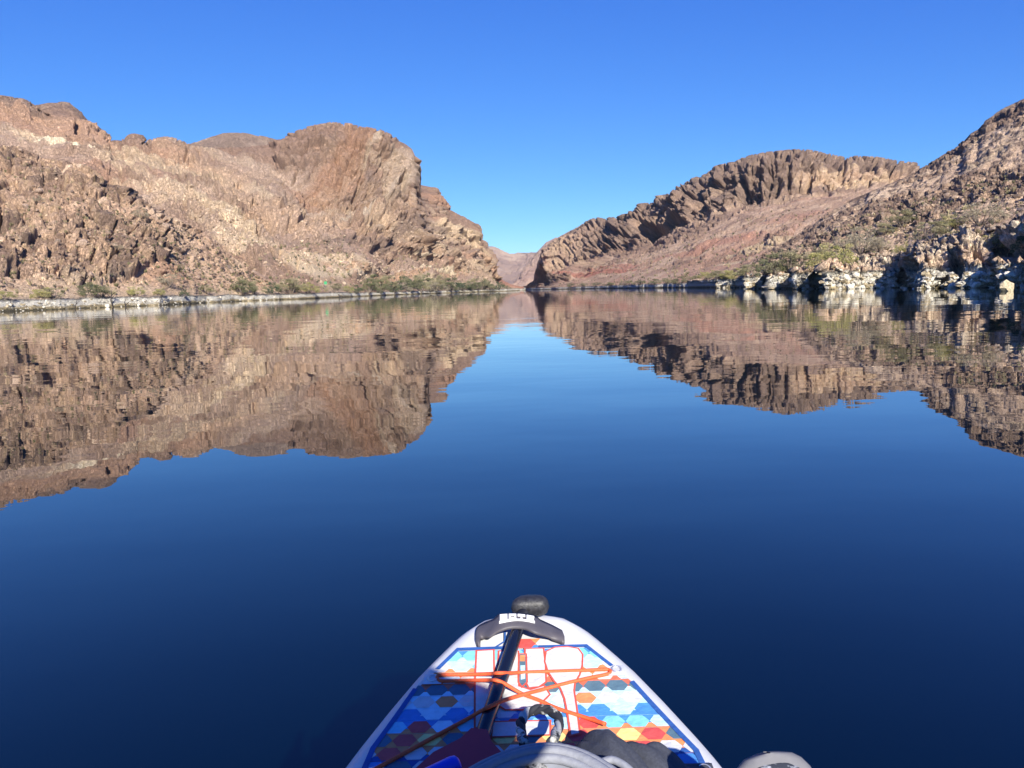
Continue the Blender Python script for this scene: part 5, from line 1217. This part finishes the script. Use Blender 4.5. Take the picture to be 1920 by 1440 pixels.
def paddler():
    e = bpy.data.objects.new('person', None); COL.objects.link(e); e.location = (.19, 0, .13)
    tag(e, 'seated paddler in shorts and sun hat, one grey water shoe resting on the rail', 'person')
    O = np.array([.19, 0, .13]); J = lambda x, y, z: tuple(np.array([x, y, z]) - O)
    skinm = plain('skin', (.45, .27, .19), .6, noise=.06, nscale=30); SX = .19
    body = {'pelvis': (J(SX, 0, .32), (.14, .11)), 'waist': (J(SX, -.08, .52), (.125, .095)), 'chest': (J(SX, -.15, .72), (.15, .105)), 'clav': (J(SX, -.19, .86), (.10, .075)), 'neck': (J(SX, -.21, .95), .052), 'jaw': (J(SX, -.205, 1.03), (.066, .075)), 'head': (J(SX, -.22, 1.12), (.078, .095)), 'crown': (J(SX, -.235, 1.20), (.055, .065))}
    links = [('pelvis', 'waist'), ('waist', 'chest'), ('chest', 'clav'), ('clav', 'neck'), ('neck', 'jaw'), ('jaw', 'head'), ('head', 'crown')]
    legs = {'r': [(SX + .10, .02, .30), (.42, .42, .58), (.415, .62, .40), (.395, .83, .20)], 'l': [(SX - .10, .02, .30), (-.13, .38, .56), (-.20, .54, .38), (-.27, .72, .20)]}
    arms = {'r': [(SX + .19, -.19, .86), (.42, -.02, .66), (.16, -.07, .90), (.100, -.03, .965)], 'l': [(SX - .19, -.19, .86), (-.16, -.04, .66), (-.15, -.07, .90), (-.118, -.03, .965)]}
    for s in 'rl':
        h, k, c, a = legs[s]; body.update({s + 'hip': (J(*h), .095), s + 'knee': (J(*k), .062), s + 'calf': (J(*c), .055), s + 'ankle': (J(*a), .038)})
        links.extend([('pelvis', s + 'hip'), (s + 'hip', s + 'knee'), (s + 'knee', s + 'calf'), (s + 'calf', s + 'ankle')])
        sh, el, wr, pa = arms[s]; body.update({s + 'sho': (J(*sh), .058), s + 'elb': (J(*el), .042), s + 'wri': (J(*wr), .027), s + 'palm': (J(*pa), (.036, .016))})
        links.extend([('clav', s + 'sho'), (s + 'sho', s + 'elb'), (s + 'elb', s + 'wri'), (s + 'wri', s + 'palm')])
        sg = 1 if s == 'r' else -1; px, py, pz = pa
        for n, (dx, dz, l) in enumerate(((0, .035, .9), (.004, .02, 1.0), (.004, .002, .95), (0, -.016, .75))):
            ks = [(px - sg * .004 + sg * dx, py + .012, pz + dz), (px + sg * .002, py + .022 * l, pz + dz + .012), (px - sg * .010, py + .030 * l, pz + dz + .016), (px - sg * .020, py + .026 * l, pz + dz + .018)]
            prev = s + 'palm'
            for i, kk in enumerate(ks[:3]):
                body[f'{s}f{n}{i}'] = (J(*kk), .0085 - .001 * i); links.append((prev, f'{s}f{n}{i}')); prev = f'{s}f{n}{i}'
        prev = s + 'palm'
        for i, kk in enumerate(((px - sg * .018, py - .012, pz - .005), (px - sg * .034, py - .014, pz + .012), (px - sg * .042, py - .012, pz + .028))):
            body[f'{s}t{i}'] = (J(*kk), .010 - .001 * i); links.append((prev, f'{s}t{i}')); prev = f'{s}t{i}'
    skin('body', body, links, skinm, e)
    pick = lambda names, g: {n: (body[n][0], tuple(v * g for v in body[n][1]) if isinstance(body[n][1], tuple) else body[n][1] * g) for n in names}
    sj = pick(['pelvis', 'waist', 'chest', 'clav', 'rsho', 'relb', 'lsho', 'lelb'], 1.13)
    skin('shirt', sj, [('pelvis', 'waist'), ('waist', 'chest'), ('chest', 'clav'), ('clav', 'rsho'), ('rsho', 'relb'), ('clav', 'lsho'), ('lsho', 'lelb')], plain('shirt_blue', (.10, .16, .26), .85, noise=.1, nscale=60), e)
    mid = {}
    for s in 'rl': mid[s + 'thigh'] = (tuple(.35 * np.array(body[s + 'hip'][0]) + .65 * np.array(body[s + 'knee'][0])), .088)
    qj = pick(['pelvis', 'rhip', 'lhip'], 1.14); qj.update(mid)
    skin('shorts', qj, [('pelvis', 'rhip'), ('rhip', 'rthigh'), ('pelvis', 'lhip'), ('lhip', 'lthigh')], plain('shorts_dark', (.03, .035, .05), .85), e)
    hc = np.array(J(SX, -.235, 1.185)); V, F = [], []; nu = 32; prof = [(.20, -.035), (.17, -.012), (.105, .0), (.098, .05), (.075, .085), (.0, .092), (.0, .088), (.092, .045), (.100, -.006), (.17, -.018), (.20, -.039)]
    for k in range(nu):
        a = 6.2832 * k / nu
        for r, z in prof: V.append(hc + np.array([math.cos(a) * r, math.sin(a) * r * 1.08, z]))
    for k in range(nu):
        for i in range(len(prof) - 1): F.append((k * 11 + i, ((k + 1) % nu) * 11 + i, ((k + 1) % nu) * 11 + i + 1, k * 11 + i + 1))
    mesh_from('hat', V, F, plain('hat_straw', (.42, .37, .27), .9), e, True)
    skin('hair', {'a': (J(SX, -.27, 1.17), (.07, .06)), 'b': (J(SX, -.315, 1.09), (.075, .05)), 'c': (J(SX, -.305, 1.00), (.055, .035))}, [('a', 'b'), ('b', 'c')], plain('hair_brown', (.05, .03, .02), .7), e)
    eye = plain('eye', (.75, .74, .72), .2)
    skin('nose', {'a': (J(SX, -.135, 1.105), .009), 'b': (J(SX, -.118, 1.072), .013), 'c': (J(SX, -.135, 1.062), .012)}, [('a', 'b'), ('b', 'c')], skinm, e, sub=1)
    for sx in (-.03, .03):
        bm = bmesh.new(); bmesh.ops.create_uvsphere(bm, u_segments=10, v_segments=6, radius=.012); me = bpy.data.meshes.new('eye'); bm.to_mesh(me); bm.free(); me.materials.append(eye)
        o = bpy.data.objects.new('eye', me); COL.objects.link(o); o.parent = e; o.location = J(SX + sx, -.137, 1.115)
    # shoes: sole rim in grey rubber, flecked knit upper
    knit, nt, b = new_mat('shoe_knit'); b.inputs['Roughness'].default_value = .95
    tc = nt.nodes.new('ShaderNodeTexCoord'); nz = nt.nodes.new('ShaderNodeTexNoise'); nz.inputs['Scale'].default_value = 160; nz.inputs['Detail'].default_value = 3; n2 = nt.nodes.new('ShaderNodeTexNoise'); n2.inputs['Scale'].default_value = 22
    ad = nt.nodes.new('ShaderNodeMath'); ad.operation = 'MULTIPLY_ADD'; ad.inputs[1].default_value = .8
    cr = nt.nodes.new('ShaderNodeValToRGB'); cr.color_ramp.elements[0].position = .80; cr.color_ramp.elements[0].color = (.03, .035, .05, 1); cr.color_ramp.elements[1].position = .98; cr.color_ramp.elements[1].color = (.36, .38, .41, 1)
    for n in (nz, n2): nt.links.new(tc.outputs['Object'], n.inputs['Vector'])
    nt.links.new(n2.outputs['Fac'], ad.inputs[0]); nt.links.new(nz.outputs['Fac'], ad.inputs[2]); nt.links.new(ad.outputs[0], cr.inputs[0]); nt.links.new(cr.outputs[0], b.inputs['Base Color'])
    rub = plain('shoe_rubber', (.125, .125, .14), .75, noise=.1, nscale=50)
    def shoe(heel, toe, dorsal):
        heel, toe = np.array(heel), np.array(toe); ax = toe - heel; Ln = np.linalg.norm(ax); ax /= Ln; d = np.array(dorsal, float); d -= ax * (d @ ax); d /= np.linalg.norm(d); sd = np.cross(ax, d)
        prof = [(0, .020, .05), (.03, .032, .075), (.12, .036, .085), (.3, .036, .085), (.5, .041, .072), (.68, .049, .056), (.82, .049, .044), (.90, .043, .036), (.95, .034, .030), (.98, .023, .024), (.995, .011, .018), (1.0, .002, .014)]
        def loft_(name, wadd, z0, z1, mat, par, full):
            V, F = [], []; nk = 16
            for s, w, h in prof:
                w_ = w + wadd * min(1, w / .02); cs = s * (Ln + 2 * wadd) - wadd; h0, h1 = (z0, z1) if not full else (.012, h)
                for k in range(nk):
                    a = 6.2832 * k / nk; x = math.cos(a); y = math.sin(a); x = math.copysign(abs(x) ** .7, x)
                    V.append(heel + ax * cs + sd * (x * w_) + d * ((h0 + h1) / 2 + math.copysign(abs(y) ** (.8 if full else .5), y) * (h1 - h0) / 2) - O)
            for i in range(len(prof) - 1):
                for k in range(nk): F.append((i * nk + k, i * nk + (k + 1) % nk, (i + 1) * nk + (k + 1) % nk, (i + 1) * nk + k))
            F += [tuple(range(nk)), tuple((len(prof) - 1) * nk + k for k in range(nk))[::-1]]
            o = mesh_from(name, V, F, mat, par, True); return o
        up = loft_('shoe', 0, 0, 0, knit, e, True); loft_('sole', .011, -.008, .020, rub, up, False)
    shoe((.372, .875, .140), (.342, .985, .338), (-.05, -.85, .5)); shoe((-.28, .80, .165), (-.31, .90, .35), (.05, -.85, .5))
    # low seat pad
    st = bpy.data.objects.new('seat_cushion', None); COL.objects.link(st); st.location = (.12, -.04, .12)
    tag(st, 'black foam seat cushion under the paddler', 'cushion')
    pts = [np.array([x, y, .105]) for x, y in ((-.21, -.17), (.21, -.17), (.23, 0), (.21, .20), (-.21, .20), (-.23, 0))]
    slab('pad', pts, .10, plain('foam_black', (.03, .03, .035), .9), st, .02)
    bk = slab('back_pad', [np.array([x, y, .32]) for x, y in ((-.2, -.24), (.2, -.24), (.2, -.17), (-.2, -.17))], .30, plain('foam_grey', (.08, .08, .09), .9), st, .02)
    ph = bpy.data.objects.new('smartphone', None); COL.objects.link(ph); ph.location = (-.01, -.02, .975)
    tag(ph, 'black smartphone held in both hands by the paddler', 'phone')
    v = [(-.078, -.036), (.078, -.036), (.078, .036), (-.078, .036)]
    c = slab('case', [np.array([x, z, .004]) for x, z in v], .008, BLACK, ph, .002); c.rotation_euler = (math.radians(90), 0, 0)
    g = mesh_from('screen', [(-.074, -.0046, -.033), (.074, -.0046, -.033), (.074, -.0046, .033), (-.074, -.0046, .033)], [(0, 1, 2, 3)], plain('screen_glass', (.01, .01, .012), .1), ph)
paddler()

# ------------------------------------------------------------------ thin desert air over the canyon
def haze():
    x0, x1, y0, y1, z0, z1 = -2200, 2400, -300, 4200, -6, 215
    v = [(x0, y0, z0), (x1, y0, z0), (x1, y1, z0), (x0, y1, z0), (x0, y0, z1), (x1, y0, z1), (x1, y1, z1), (x0, y1, z1)]
    m = bpy.data.materials.new('haze'); m.use_nodes = True; nt = m.node_tree; nt.nodes.clear()
    pv = nt.nodes.new('ShaderNodeVolumePrincipled'); pv.inputs['Color'].default_value = (.62, .76, 1.0, 1); pv.inputs['Density'].default_value = .00004; pv.inputs['Anisotropy'].default_value = 0.0
    out = nt.nodes.new('ShaderNodeOutputMaterial'); nt.links.new(pv.outputs[0], out.inputs['Volume'])
    o = mesh_from('haze', v, [(0, 3, 2, 1), (4, 5, 6, 7), (0, 1, 5, 4), (1, 2, 6, 5), (2, 3, 7, 6), (3, 0, 4, 7)], m)
    tag(o, 'thin pale blue air filling the canyon', 'haze', kind='stuff')
haze()
